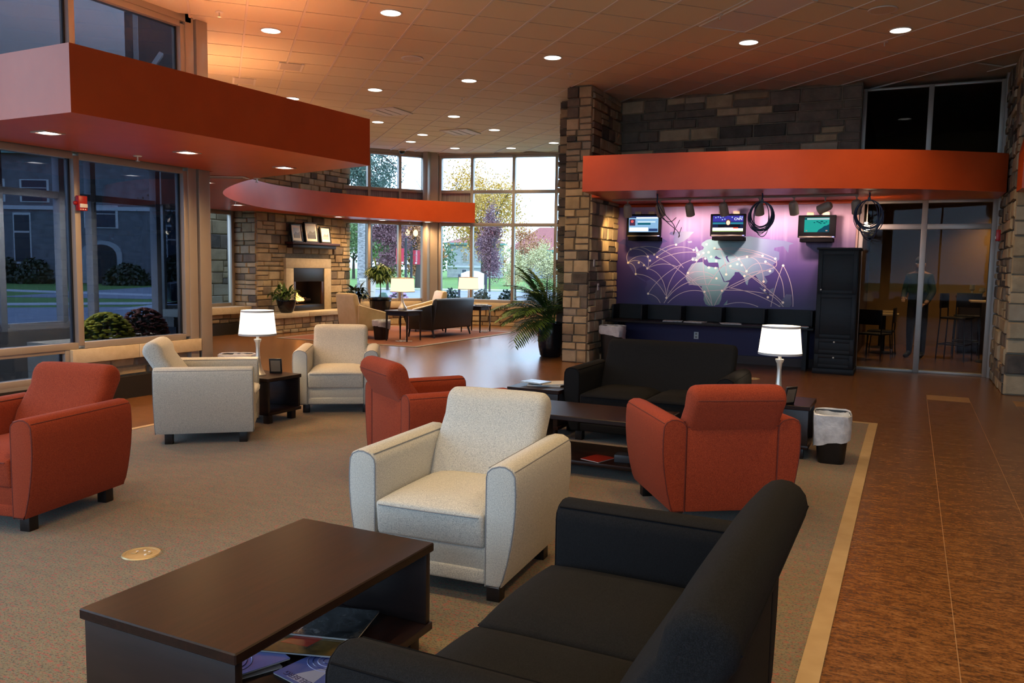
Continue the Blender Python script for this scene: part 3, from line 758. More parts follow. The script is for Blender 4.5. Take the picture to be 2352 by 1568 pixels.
# table lamps
def table_lamp(loc, label, square=False, rz=0.0, power=P_LAMP):
    t = thing('table_lamp', label, 'lamp', loc, rz, 'lit table lamps')
    if not square:
        MB().lathe([(.0,0),(.072,0),(.072,.012),(.060,.026),(.040,.07),(.026,.12),(.019,.20),(.017,.26),(.022,.31),(.034,.335),(.034,.345),(.0,.345)], 24, cap=False).build('base', MT['chrome'], t)
        MB().lathe([(.014,.345),(.014,.40)], 12).build('socket', MT['chrome'], t)
        r0, r1, z0, z1 = .172, .148, .385, .615
        sh = MB().lathe([(r0,z0),(r1,z1)], 40, cap=False).build('shade', MT['shade'], t)
        MB().lathe([(r0+.001,z0-.002),(r0+.002,z0+.016)], 40, cap=False).build('trim_band', MT['shade_trim'], sh)
        MB().lathe([(r1+.003,z1-.016),(r1+.001,z1+.002)], 40, cap=False).build('trim_band', MT['shade_trim'], sh)
        zc = .47
    else:
        MB().lathe([(.0,0),(.085,0),(.092,.02),(.085,.05),(.05,.10),(.022,.17),(.014,.25),(.016,.33),(.0,.33)], 24, cap=False).build('base', MT['chrome'], t)
        MB().lathe([(.012,.33),(.012,.40)], 12).build('socket', MT['chrome'], t)
        r0, r1, z0, z1 = .245, .225, .36, .63
        sh = MB().lathe([(r0,z0),(r1,z1)], 4, cap=False).xf(Matrix.Rotation(PI/4,4,'Z')).build('shade', MT['shade_far'], t, smooth=False)
        tm = MB()
        for (r, z) in ((r0,z0),(r1,z1)):
            pts = [((r+.002)*math.cos(PI/4+k*PI/2), (r+.002)*math.sin(PI/4+k*PI/2), z) for k in range(4)]
            tm.tube(pts, .006, 6, closed=True)
        tm.build('trim_band', flat('tan_trim', (.40,.26,.10,1), .7), sh)
        zc = .47
    MB().lathe([(0,.44),(.022,.45),(.03,.48),(.022,.51),(0,.52)], 14, cap=False).build('bulb', MT['bulb'], t)
    l = bpy.data.lights.new('lamp_light', 'POINT'); l.energy = power; l.color = (1,.74,.45); l.shadow_soft_size = .05
    o = bpy.data.objects.new('lamp_light', l); C.objects.link(o); o.parent = t; o.location = (0,0,zc+.07)
    return t
MT['shade_far'] = emit('lit_cream_shade', (1,.80,.50,1), 1.5)
MT['bulb'] = emit('frosted_bulb', (1,.85,.6,1), 8)
table_lamp((-5.50,5.81,.4385), 'lit white drum-shade table lamp on the end table between the pale armchairs')
table_lamp((-.93,6.90,.4385), 'lit white drum-shade table lamp behind the orange armchair, by the black loveseat')
table_lamp((-9.02,13.52,.6115), 'lit square-shade lamp left of the far black sofa', True)
table_lamp((-9.05,16.25,.6115), 'lit square-shade lamp behind the far black sofa, against the window', True)
# ================================================================== SEATING
def club(name, W, fab, pipe, seats=1):
    """builds the parts of a square club chair / loveseat, front towards -y, and returns the Empty"""
    t = thing(name, 'x', 'x')
    F = MT[fab]; PM = MT[pipe]
    hw = W/2; ai = hw - .145                  # inner face of the arms
    y0, y1 = -.40, .37
    # base
    MB().box(-ai, ai, y0+.02, y1-.02, .15, .262).build('seat_deck', F, t, bevel=.008, seg=2)
    MB().box(-ai, ai, y0+.012, y0+.06, .09, .158).build('front_rail', F, t, bevel=.012, seg=3)
    MB().box(-ai, ai, y1-.05, y1, .09, .60).build('back_panel', F, t, bevel=.010, seg=2)
    MB().box(-ai, ai, y0+.06, y1-.05, .10, .15).build('dust_cover', MT['black_plastic'], t, smooth=False)
    # arms: profile in x-z, extruded along y
    prof = [(-.060,.09),(-.145,.13),(-.145,.28),(-.145,.46),(-.145,.575),(-.140,.605),(-.120,.625),(-.085,.637),(-.045,.637),(-.015,.622),(0,.592),(.004,.52),(.003,.44),(-.004,.36),(-.016,.28),(-.032,.20),(-.050,.13)]
    prof[0] = (-.066,.09); prof.insert(1, (-.145,.09))
    prof = [p for p in prof if p != (-.145,.13)]
    for sd in (-1, 1):
        pl = [(sd*(hw+a), b) for a, b in prof]
        arm = MB().rext(pl, y0, y1, .014, 'y', 3).build('arm', F, t, ang=50)
        ring = [(sd*(hw+a+.006*(1 if a < -.07 else -1)), y0+.003, b-(.006 if b > .6 else 0)) for a, b in prof]
        MB().tube(ring, .0036, 6, closed=True).build('piping', PM, arm)
        ring2 = [(sd*(hw+a+.006*(1 if a < -.07 else -1)), y1-.003, b-(.006 if b > .6 else 0)) for a, b in prof]
        MB().tube(ring2, .0035, 6, closed=True).build('piping', PM, arm)
        for xx in (-.128, -.010):
            zz = .617 if xx < -.1 else .607
            MB().tube([(sd*(hw+xx), y0+.01, zz+.004), (sd*(hw+xx), y1-.01, zz+.004)], .003, 5).build('seam', PM, arm)
    # backrest, leaning back over the panel
    H = .832
    bp = [(.10,.34),(.32,.34),(.374,.585)]
    for k in range(9):
        a = R_(-20 + 185*k/8); bp.append((.392+.076*math.cos(a), H-.076+.076*math.sin(a)))
    bp += [(.302,H-.12),(.19,.56)]
    bw = ai + .010
    bko = MB().rext(bp, -bw, bw, .040, 'x', 5, 10, crown=lambda u, w, q: (u-.016*(1-(2*q-1)**4)*(1 if (u < .33 and w > .3) else 0), w+.010*(1-(2*q-1)**6)*(1 if w > H-.06 else 0))).build('backrest', F, t, ang=60)
    MB().tube([(-bw+.03, .468, H-.075), (bw-.03, .468, H-.075)], .0026, 5).build('seam', PM, bko)
    MB().tube([(-ai, y1+.002, .592), (ai, y1+.002, .592)], .003, 5).build('seam', PM, bko)
    # seat cushions
    sw = 2*ai/seats
    for q in range(seats):
        xa = -ai + q*sw + .003; xb = xa + sw - .006
        nx, ny = 8, 8; vs = []; fs = []
        ya, yb = y0-.012, .20
        for top in (0, 1):
            for i in range(nx+1):
                for j in range(ny+1):
                    u, v = i/nx, j/ny
                    x = xa+(xb-xa)*u; y = ya+(yb-ya)*v
                    cr = (1-(2*u-1)**4)*(1-(2*v-1)**6)
                    z = (.412 + .040*cr) if top else .252
                    if not top: y = max(y, y0+.004)
                    vs.append((x, y - (.012*(1-(2*u-1)**2) if (j == 0 and top) else 0), z))
        m = (nx+1)*(ny+1); ix = lambda tp, i, j: tp*m + i*(ny+1)+j
        for i in range(nx):
            for j in range(ny):
                fs += [(ix(1,i,j),ix(1,i+1,j),ix(1,i+1,j+1),ix(1,i,j+1)), (ix(0,i,j+1),ix(0,i+1,j+1),ix(0,i+1,j),ix(0,i,j))]
        for i in range(nx):
            fs += [(ix(0,i,0),ix(0,i+1,0),ix(1,i+1,0),ix(1,i,0)), (ix(0,i+1,ny),ix(0,i,ny),ix(1,i,ny),ix(1,i+1,ny))]
        for j in range(ny):
            fs += [(ix(0,0,j+1),ix(0,0,j),ix(1,0,j),ix(1,0,j+1)), (ix(0,nx,j),ix(0,nx,j+1),ix(1,nx,j+1),ix(1,nx,j))]
        cu = MB().add(vs, fs).build('seat_cushion', F, t, bevel=.018, seg=3, bang=50, ang=70)
        MB().tube([(xa+.02, ya-.003, .396), ((xa+xb)/2, ya-.014, .398), (xb-.02, ya-.003, .396)], .0028, 5).build('seam', PM, cu)
    for sx in (-1, 1):
        for y in (y0+.09, y1-.10):
            MB().box(sx*(hw-.125)-.032, sx*(hw-.125)+.032, y-.032, y+.032, 0, .10).build('leg', MT['leg'], t, bevel=.003)
    return t
def setup(o, label, cat, x, y, deg, group=None, name=None):
    o.location = (x, y, .008 if -6.13 < x < -.3 and y < 8.7 else (.0105 if y > 12.5 else 0)); o.rotation_euler = (0,0,R_(deg))
    o['label'] = label; o['category'] = cat
    if group: o['group'] = group
    return o
wc = club('armchair', .84, 'white_fab', 'white_pipe')
setup(wc, 'pale tweed armchair in the middle foreground, facing the dark coffee table', 'armchair', -1.92, 3.45, 4, 'pale tweed armchairs')
setup(copy_tree(wc), 'pale tweed armchair seen from the side, in front of the low stone window wall', 'armchair', -5.385, 5.085, 130, 'pale tweed armchairs')
setup(copy_tree(wc), 'pale tweed armchair facing the camera behind the orange armchair, right of the lamp', 'armchair', -5.33, 6.80, 34, 'pale tweed armchairs')
oc = club('armchair', .84, 'orange_fab', 'orange_pipe')
setup(oc, 'rust orange armchair cut off by the left edge of the photo', 'armchair', -4.66, 3.02, 12, 'rust orange armchairs')
setup(copy_tree(oc), 'rust orange armchair turned away, behind the foreground pale armchair', 'armchair', -3.055, 4.99, 146, 'rust orange armchairs')
setup(copy_tree(oc), 'rust orange armchair seen squarely from behind, between the two black loveseats', 'armchair', -1.085, 5.05, -146, 'rust orange armchairs')
ls = club('loveseat', 1.45, 'black_fab', 'black_pipe', 2)
setup(ls, 'black fabric loveseat cut off by the bottom edge of the photo', 'loveseat', -.72, 2.10, -90, 'black fabric loveseats')
setup(copy_tree(ls), 'black fabric loveseat facing the camera under the picture wall', 'loveseat', -1.93, 6.88, 0, 'black fabric loveseats')

# far lounge pieces: swept leather arms and turned-out legs
def lounge(name, W, mat, legm, H=.86):
    t = thing(name, 'x', 'x'); F = MT[mat]; hw = W/2; ai = hw-.11
    MB().box(-ai, ai, -.34, .30, .17, .30).build('seat_base', F, t, bevel=.02, seg=2)
    nseat = 1 if W < 1.1 else 2
    for q in range(nseat):
        a = -ai + q*2*ai/nseat
        MB().box(a+.004, a+2*ai/nseat-.004, -.37, .20, .29, .43).build('seat_cushion', F, t, bevel=.04, seg=3)
    bw = hw-.05
    MB().prism([(.16,.30),(.30,.16),(.35,.18),(.44,H-.05),(.425,H),(.38,H+.01),(.33,H-.02)], -bw, bw, 'x').build('backrest', F, t, bevel=.03, seg=3, bang=50, ang=60)
    for sd in (-1, 1):
        pr = [(.34,.16),(-.30,.16),(-.38,.40),(-.40,.475),(-.36,.515),(-.20,.555),(.0,.60),(.20,.655),(.34,.69)]
        vs = []; fs = []; k = len(pr)
        for s_, off in ((0, hw-.12), (1, hw)):
            for (y, z) in pr: vs.append((sd*(off + (.02 if z > .4 else -.03)*s_), y, z))
        for j in range(k): fs.append((j, (j+1)%k, k+(j+1)%k, k+j))
        fs.append(tuple(range(k-1,-1,-1))); fs.append(tuple(range(k,2*k)))
        MB().add(vs, fs).build('arm', F, t, bevel=.022, seg=3, bang=45, ang=60)
    for sx in (-1, 1):
        for (y, dy) in ((-.28,-.02), (.29,.06)):
            MB().tube([(sx*(hw-.09), y, .18), (sx*(hw-.085), y+dy, 0)], [.026,.016], 8).build('leg', MT[legm], t)
    return t
tc = lounge('armchair', .80, 'tan_leather', 'leg', .90)
setup(tc, 'cream leather armchair seen from behind, beside the far wastebasket', 'armchair', -10.05, 13.62, 158, 'cream leather armchairs')
setup(copy_tree(tc), 'cream leather armchair in the far corner under the bay window, beyond the black sofa', 'armchair', -10.0, 15.9, -42, 'cream leather armchairs')
fs_ = lounge('sofa', 1.55, 'black_leather', 'leg', .80)
setup(fs_, 'black leather sofa seen from behind on the rust brown rug', 'sofa', -9.05, 14.98, -93)

# ================================================================== TABLES
def slab_table(name, lx, ly, h, label, cat, loc, group, openaxis='y', grain='wood_y'):
    """open box table: top, two end panels, shelf, block feet. the open sides face +-(other axis)"""
    t = thing(name, label, cat, loc, 0, group)
    G = MT[grain]; D = MT['wood_dark']
    MB().box(-lx/2, lx/2, -ly/2, ly/2, h-.034, h).build('tabletop', G, t, bevel=.004, seg=1, smooth=False)
    if openaxis == 'x':       # panels stand at the two y ends
        for s_ in (-1, 1): MB().box(-lx/2+.012, lx/2-.012, s_*(ly/2-.024)-.014, s_*(ly/2-.024)+.014, .115, h-.034).build('end_panel', D, t, bevel=.002)
    else:
        for s_ in (-1, 1): MB().box(s_*(lx/2-.024)-.014, s_*(lx/2-.024)+.014, -ly/2+.012, ly/2-.012, .115, h-.034).build('end_panel', D, t, bevel=.002)
    MB().box(-lx/2+.003, lx/2-.003, -ly/2+.003, ly/2-.003, .085, .115).build('shelf', G, t, bevel=.003)
    for sx in (-1, 1):
        for sy in (-1, 1):
            MB().box(sx*(lx/2-.07)-.03, sx*(lx/2-.07)+.03, sy*(ly/2-.07)-.03, sy*(ly/2-.07)+.03, 0, .085).build('foot', D, t, bevel=.003)
    return t
CF = .008
slab_table('coffee_table', .64, 1.03, .43, 'dark wood coffee table in the foreground with magazines on its shelf', 'coffee table', (-1.915,2.10,CF), 'dark wood coffee tables', 'x', 'wood_y')
slab_table('coffee_table', 1.06, .60, .43, 'dark wood coffee table between the rear loveseat and the orange armchairs', 'coffee table', (-2.03,5.66,CF), 'dark wood coffee tables', 'y', 'wood_x')
slab_table('end_table', .50, .54, .43, 'dark wood end table with newspapers left of the rear loveseat', 'end table', (-2.93,6.70,CF), 'dark wood end tables', 'x', 'wood_y')
slab_table('end_table', .50, .50, .43, 'dark wood end table under the lamp at the right end of the rear loveseat', 'end table', (-.91,6.97,CF), 'dark wood end tables', 'x', 'wood_y')
slab_table('end_table', .50, .46, .43, 'dark wood end table under the lamp between two pale armchairs', 'end table', (-5.50,5.90,CF), 'dark wood end tables', 'x', 'wood_y')
def leg_table(label, loc):
    t = thing('side_table', label, 'side table', loc, 0, 'dark side tables in the far lounge')
    MB().box(-.27,.27,-.27,.27,.57,.60).build('tabletop', MT['wood_dark'], t, bevel=.004)
    for s_ in (-1,1):
        MB().box(-.24,.24,s_*.235-.01,s_*.235+.01,.50,.57).build('apron', MT['wood_dark'], t, smooth=False)
        MB().box(s_*.235-.01,s_*.235+.01,-.225,.225,.50,.57).build('apron', MT['wood_dark'], t, smooth=False)
    for sx in (-1,1):
        for sy in (-1,1):
            MB().tube([(sx*.235,sy*.235,.57),(sx*.24,sy*.24,0)], [.028,.017], 4).build('leg', MT['wood_dark'], t)
    return t
leg_table('dark square side table with tapered legs and a lamp, left of the far black sofa', (-8.98,13.50,.0105))
leg_table('dark square side table right of the far black sofa, holding magazines', (-8.88,16.30,.0105))

# ================================================================== BINS
def bin_(label, loc, rz=0.0, h=.38, w=.36, d=.25, over=.5, seed=1, scale=1.0):
    t = thing('wastebasket', label, 'wastebasket', loc, rz, 'black wastebaskets with clear liners')
    def rr(w, d, z, n=28, p=5.0, wob=0.0, rg=None):
        o = []
        for i in range(n):
            a = 2*PI*i/n; c, s_ = math.cos(a), math.sin(a)
            k = (abs(c)**p + abs(s_)**p)**(-1/p)
            q = 1 + (rg.uniform(-wob, wob) if rg else 0)
            o.append((w/2*k*c*q, d/2*k*s_*q, z + (rg.uniform(-wob,wob)*.25 if rg else 0)))
        return o
    def loft(rings, capb=True):
        n = len(rings[0]); m = MB(); vs = [v for r in rings for v in r]; fs = []
        for i in range(len(rings)-1):
            for j in range(n): fs.append((i*n+j, i*n+(j+1)%n, (i+1)*n+(j+1)%n, (i+1)*n+j))
        if capb: fs.append(tuple(range(n-1,-1,-1)))
        return m.add(vs, fs)
    loft([rr(w*.72,d*.76,0), rr(w*.76,d*.80,.02), rr(w*.96,d*.97,h-.02), rr(w,d,h), rr(w*.96,d*.95,h), rr(w*.72,d*.74,.015)]).build('body', MT['black_plastic'], t)
    rg = random.Random(seed)
    zl = h*(1-over)
    rings = [rr(w*.80,d*.80,h*.45,28,5,.03,rg), rr(w*.93,d*.92,h-.02,28,5,.02,rg), rr(w*1.00,d*.99,h+.012,28,5,.012,rg), rr(w*1.05,d*1.06,h+.004,28,5,.015,rg), rr(w*1.05,d*1.06,h-.05,28,5,.022,rg), rr(w*1.03,d*1.05,h-.5*(h-zl),28,5,.03,rg), rr(w*1.0,d*1.02,zl,28,5,.035,rg)]
    rings[-1] = [(x, y, z + .045*math.sin(math.atan2(y, x)*1+seed)) for x, y, z in rings[-1]]
    loft(rings, False).build('liner', MT['bag'], t)
    return t
bin_('black wastebasket with a white liner beside the right-hand end table, on the carpet', (-.50,6.83,.008), R_(6), over=.60, seed=2, w=.27, d=.36)
bin_('black wastebasket with a clear liner beside the metal column, behind a pale armchair', (-7.36,7.42,0), R_(30), over=.35, seed=3, w=.40, d=.28)
bin_('tall black wastebasket with a liner against the stone pier, behind the loveseat', (-4.25,12.38,0), R_(5), over=.28, seed=4, h=.58, w=.38, d=.34)
bin_('black wastebasket with a liner between the cream armchair and the far side table', (-9.47,13.44,.0105), R_(90), over=.38, seed=5)
# ================================================================== PICTURE WALL
CONT={
'north_america':[(-4.555,1.923),(-4.454,1.995),(-4.341,1.986),(-4.211,1.995),(-4.045,1.986),(-3.863,1.991),(-3.773,2.012),(-3.682,1.96),(-3.771,1.934),(-3.823,1.881),(-3.768,1.855),(-3.697,1.881),(-3.676,1.803),(-3.765,1.767),(-3.836,1.723),(-3.898,1.669),(-3.951,1.607),(-3.995,1.571),(-4.011,1.5),(-4.04,1.526),(-4.123,1.534),(-4.196,1.497),(-4.211,1.398),(-4.154,1.364),(-4.079,1.321),(-4.023,1.286),(-4.06,1.285),(-4.154,1.337),(-4.239,1.398),(-4.288,1.477),(-4.337,1.548),(-4.376,1.602),(-4.389,1.709),(-4.346,1.835),(-4.432,1.906)],
'south_america':[(-4.032,1.286),(-3.969,1.323),(-3.887,1.333),(-3.813,1.291),(-3.739,1.239),(-3.664,1.171),(-3.564,1.121),(-3.606,1.049),(-3.657,0.977),(-3.692,0.931),(-3.92,0.933),(-3.986,0.993),(-4.026,1.09),(-4.047,1.17),(-4.012,1.233)],
'greenland':[(-3.659,2.082),(-3.634,2.117),(-3.421,2.124),(-3.246,2.115),(-3.297,2.064),(-3.33,2.021),(-3.415,1.96),(-3.503,1.925),(-3.536,1.882),(-3.574,1.925),(-3.585,2.004),(-3.569,2.047)],
'iceland':[(-3.354,1.96),(-3.276,1.969),(-3.275,1.943),(-3.327,1.934)],
'britain':[(-3.22,1.866),(-3.194,1.874),(-3.157,1.806),(-3.199,1.788),(-3.218,1.831)],
'africa':[(-3.312,1.51),(-3.262,1.589),(-3.193,1.616),(-3.081,1.626),(-3.053,1.583),(-3.0,1.55),(-2.987,1.558),(-2.909,1.542),(-2.833,1.543),(-2.823,1.501),(-2.777,1.408),(-2.73,1.306),(-2.646,1.308),(-2.653,1.274),(-2.684,1.205),(-2.756,1.109),(-2.762,1.023),(-2.793,0.944),(-2.885,0.915),(-2.963,0.913),(-3.015,0.937),(-3.049,1.014),(-3.043,1.083),(-3.09,1.186),(-3.083,1.229),(-3.214,1.243),(-3.303,1.267),(-3.359,1.353),(-3.352,1.423)],
'eurasia':[(-3.194,1.637),(-3.264,1.641),(-3.266,1.701),(-3.196,1.702),(-3.189,1.745),(-3.207,1.762),(-3.148,1.806),(-3.088,1.832),(-3.073,1.866),(-3.117,1.9),(-3.11,1.935),(-3.034,1.986),(-2.941,2.003),(-2.927,2.003),(-2.799,1.978),(-2.614,1.978),(-2.464,1.978),(-2.434,2.036),(-2.344,2.044),(-2.138,2.003),(-1.977,1.986),(-1.817,1.97),(-1.674,1.929),(-1.743,1.904),(-1.753,1.781),(-1.829,1.887),(-1.964,1.862),(-1.97,1.821),(-1.889,1.797),(-1.884,1.681),(-1.929,1.631),(-1.976,1.597),(-1.942,1.548),(-1.963,1.481),(-2.033,1.43),(-2.097,1.412),(-2.045,1.33),(-2.076,1.287),(-2.126,1.328),(-2.141,1.303),(-2.105,1.211),(-2.157,1.294),(-2.201,1.377),(-2.245,1.435),(-2.292,1.4),(-2.34,1.349),(-2.353,1.264),(-2.378,1.28),(-2.416,1.389),(-2.459,1.431),(-2.494,1.472),(-2.56,1.471),(-2.567,1.429),(-2.639,1.342),(-2.718,1.315),(-2.741,1.366),(-2.814,1.501),(-2.826,1.586),(-2.836,1.62),(-2.938,1.619),(-2.989,1.618),(-3.027,1.704),(-3.066,1.703),(-3.126,1.686)],
'australia':[(-1.875,0.934),(-1.838,0.994),(-1.756,1.138),(-1.669,1.132),(-1.682,1.074),(-1.663,0.992),(-1.692,0.933)],
'madagascar':[(-2.72,0.938),(-2.66,1.017),(-2.665,0.949),(-2.715,0.926)],
'borneo':[(-2.023,1.197),(-1.944,1.232),(-1.949,1.149),(-2.013,1.139)],
'sumatra':[(-2.171,1.235),(-2.138,1.227),(-2.028,1.13),(-2.052,1.121)],
'black_sea':[(-2.898,1.688),(-2.874,1.731),(-2.839,1.705),(-2.779,1.68),(-2.829,1.671)],
'caspian':[(-2.721,1.715),(-2.68,1.732),(-2.687,1.698),(-2.65,1.622),(-2.684,1.639)],
}
DOTS= [(-4.319,1.828),(-4.357,1.599),(-4.168,1.602),(-4.077,1.561),(-4.017,1.507),(-4.216,1.409),(-3.974,1.639),(-4.013,1.706),(-3.905,1.742),(-3.853,1.701),(-3.989,1.082),(-3.67,1.021),(-3.537,1.906),(-3.24,1.821),(-3.183,1.81),(-3.252,1.667),(-3.19,1.655),(-3.155,1.748),(-3.078,1.774),(-2.992,1.785),(-3.031,1.913),(-3.044,1.682),(-3.322,1.443),(-2.978,1.537),(-3.037,1.14),(-2.9,1.85),(-2.996,1.785),(-2.95,1.713),(-2.866,1.645),(-2.982,1.537),(-2.871,1.53),(-2.697,1.43),(-2.851,1.363),(-2.635,1.567),(-2.528,1.598),(-2.457,1.584),(-2.379,1.716),(-2.139,1.735),(-2.091,1.642),(-1.944,1.691),(-1.82,1.585),(-2.378,1.487),(-2.408,1.409),(-2.016,1.495),(-2.106,1.327),(-2.084,1.191),(-2.03,1.08),(-1.798,1.005),(-2.754,1.164),(-2.506,1.679)]
ARCS=[ ((-4.319,1.828),(-4.135,1.933),(-3.905,1.742)),((-4.319,1.828),(-4.087,1.854),(-4.013,1.706)),((-4.319,1.828),(-4.427,1.718),(-4.357,1.599)),((-4.357,1.599),(-4.222,1.755),(-4.013,1.706)),((-4.357,1.599),(-4.165,1.711),(-4.017,1.507)),((-4.357,1.599),(-4.217,1.586),(-4.216,1.409)),((-4.013,1.706),(-3.977,1.589),(-4.017,1.507)),((-3.905,1.742),(-3.68,1.908),(-3.537,1.906)),((-3.853,1.701),(-3.548,1.96),(-3.24,1.821)),((-4.319,1.828),(-3.773,2.004),(-3.4,1.526)),((-4.017,1.507),(-3.677,1.829),(-3.147,1.78)),((-4.017,1.507),(-3.761,1.644),(-3.507,1.542)),((-3.853,1.701),(-3.534,1.568),(-3.215,1.269)),((-4.216,1.409),(-3.889,1.413),(-3.687,1.064)),((-4.017,1.507),(-3.71,1.452),(-3.67,1.021)),((-3.989,1.082),(-3.755,1.468),(-3.252,1.667)),((-3.989,1.082),(-3.832,1.06),(-3.773,0.929)),((-3.67,1.021),(-3.678,1.303),(-3.42,1.596)),((-3.67,1.021),(-3.482,1.351),(-3.222,1.46)),((-3.71,0.931),(-3.482,1.351),(-2.89,1.371)),((-3.647,0.933),(-3.389,1.222),(-3.037,1.14)),((-3.322,1.443),(-3.193,1.616),(-3.078,1.774)),((-3.084,1.72),(-3.074,1.445),(-3.015,1.248)),((-3.322,1.443),(-3.051,1.514),(-2.891,1.397)),((-3.343,1.414),(-3.038,1.187),(-2.908,0.932)),((-3.303,1.276),(-3.092,1.462),(-2.89,1.363)),((-3.302,1.25),(-3.085,1.272),(-2.784,1.254)),((-3.037,1.14),(-3.006,1.015),(-2.943,0.931)),((-2.899,1.833),(-2.421,1.919),(-1.944,1.691)),((-2.899,1.833),(-2.459,1.852),(-2.139,1.735)),((-2.899,1.833),(-2.541,1.826),(-2.378,1.487)),((-2.791,1.791),(-2.7,1.622),(-2.697,1.43)),((-2.635,1.656),(-2.374,1.777),(-2.139,1.735)),((-2.823,1.518),(-2.295,1.852),(-1.929,1.631)),((-2.379,1.71),(-2.143,1.728),(-2.106,1.327)),((-2.378,1.487),(-2.248,1.711),(-1.942,1.556)),((-2.408,1.409),(-2.199,1.527),(-2.016,1.495)),((-2.655,1.537),(-2.278,1.459),(-2.066,1.246)),((-2.754,1.164),(-2.44,1.372),(-1.942,1.556)),((-2.984,1.249),(-2.88,1.448),(-2.705,1.622)),((-2.868,0.916),(-2.799,1.107),(-2.646,1.299)),((-2.903,0.915),(-2.935,1.103),(-3.009,1.231)),((-2.642,1.214),(-2.267,1.182),(-1.835,0.936)),((-3.006,1.153),(-2.433,1.22),(-1.947,1.115)),((-2.69,0.939),(-2.426,1.033),(-2.174,0.924)),((-2.091,1.642),(-1.797,1.509),(-1.786,1.087)),((-1.82,1.585),(-1.645,1.306),(-1.645,0.943)),((-1.831,1.566),(-1.943,1.216),(-1.979,0.931)),((-2.343,1.433),(-1.982,1.173),(-1.798,1.005)),((-1.944,1.691),(-1.897,1.615),(-1.935,1.565)),((-2.617,1.215),(-2.315,1.358),(-2.138,1.512)),((-2.102,1.144),(-1.948,1.14),(-1.787,0.937)) ]

def muralmat():
    m, nt, out = newmat('mural_print')
    b = N(nt, 'ShaderNodeBsdfPrincipled'); b.inputs['Roughness'].default_value = .45
    tc = N(nt, 'ShaderNodeTexCoord'); sx = N(nt, 'ShaderNodeSeparateXYZ'); nt.links.new(tc.outputs['Object'], sx.inputs[0])
    # vertical fade: deep indigo at the foot, violet in the middle, pale mauve at the top, paled further with painted track-light glow
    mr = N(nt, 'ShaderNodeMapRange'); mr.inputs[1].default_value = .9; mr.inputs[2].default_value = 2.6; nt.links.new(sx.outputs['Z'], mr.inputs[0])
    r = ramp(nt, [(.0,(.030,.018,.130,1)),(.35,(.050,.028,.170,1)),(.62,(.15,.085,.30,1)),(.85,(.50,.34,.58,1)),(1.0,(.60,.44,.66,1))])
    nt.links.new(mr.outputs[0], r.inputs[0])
    # printed light rays falling from the top
    mp = N(nt, 'ShaderNodeMapping'); mp.inputs['Rotation'].default_value = (0, R_(14), 0); mp.inputs['Scale'].default_value = (9, 1, .25)
    nt.links.new(tc.outputs['Object'], mp.inputs[0])
    n = N(nt, 'ShaderNodeTexNoise'); n.inputs['Scale'].default_value = 1.5; n.inputs['Detail'].default_value = 2; nt.links.new(mp.outputs[0], n.inputs['Vector'])
    rr = ramp(nt, [(.48,(0,0,0,1)),(.72,(1,1,1,1))]); nt.links.new(n.outputs['Fac'], rr.inputs[0])
    k = N(nt, 'ShaderNodeMapRange'); k.inputs[1].default_value = 1.6; k.inputs[2].default_value = 2.6; k.inputs[4].default_value = .45; nt.links.new(sx.outputs['Z'], k.inputs[0])
    mu = N(nt, 'ShaderNodeMath', operation='MULTIPLY'); nt.links.new(rr.outputs[0], mu.inputs[0]); nt.links.new(k.outputs[0], mu.inputs[1])
    mx = N(nt, 'ShaderNodeMix', data_type='RGBA'); nt.links.new(mu.outputs[0], mx.inputs[0]); nt.links.new(r.outputs[0], mx.inputs[6]); mx.inputs[7].default_value = (.62,.55,.78,1)
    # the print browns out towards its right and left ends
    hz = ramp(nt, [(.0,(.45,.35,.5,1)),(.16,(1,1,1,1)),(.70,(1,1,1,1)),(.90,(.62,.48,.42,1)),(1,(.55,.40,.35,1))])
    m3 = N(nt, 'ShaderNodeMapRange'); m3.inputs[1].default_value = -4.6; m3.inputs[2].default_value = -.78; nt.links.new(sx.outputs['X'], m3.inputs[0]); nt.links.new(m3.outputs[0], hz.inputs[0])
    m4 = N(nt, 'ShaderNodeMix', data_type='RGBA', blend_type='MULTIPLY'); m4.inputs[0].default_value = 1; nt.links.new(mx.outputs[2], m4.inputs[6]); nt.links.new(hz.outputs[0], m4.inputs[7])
    nt.links.new(m4.outputs[2], b.inputs['Base Color']); nt.links.new(b.outputs[0], out.inputs[0]); return m
def landmat():
    m, nt, out = newmat('mural_land')
    b = N(nt, 'ShaderNodeBsdfPrincipled'); b.inputs['Roughness'].default_value = .45
    tc = N(nt, 'ShaderNodeTexCoord'); sx = N(nt, 'ShaderNodeSeparateXYZ'); nt.links.new(tc.outputs['Object'], sx.inputs[0])
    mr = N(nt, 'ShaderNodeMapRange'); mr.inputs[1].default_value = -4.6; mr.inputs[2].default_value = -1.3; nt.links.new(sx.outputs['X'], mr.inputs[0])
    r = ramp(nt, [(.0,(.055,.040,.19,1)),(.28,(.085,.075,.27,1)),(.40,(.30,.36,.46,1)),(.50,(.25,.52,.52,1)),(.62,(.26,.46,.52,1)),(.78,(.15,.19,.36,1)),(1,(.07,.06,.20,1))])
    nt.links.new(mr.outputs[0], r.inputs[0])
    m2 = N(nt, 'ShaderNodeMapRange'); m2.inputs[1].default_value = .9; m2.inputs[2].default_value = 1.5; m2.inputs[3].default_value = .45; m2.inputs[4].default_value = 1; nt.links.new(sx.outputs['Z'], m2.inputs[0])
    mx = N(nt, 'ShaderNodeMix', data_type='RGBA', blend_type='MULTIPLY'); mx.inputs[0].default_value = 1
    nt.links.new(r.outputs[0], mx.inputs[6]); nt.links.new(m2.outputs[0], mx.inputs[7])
    nt.links.new(mx.outputs[2], b.inputs['Base Color']); nt.links.new(b.outputs[0], out.inputs[0]); return m
LAND = landmat()
mural = thing('world_map_mural', 'purple world map mural with glowing arcs and dots above the black counter', 'mural')
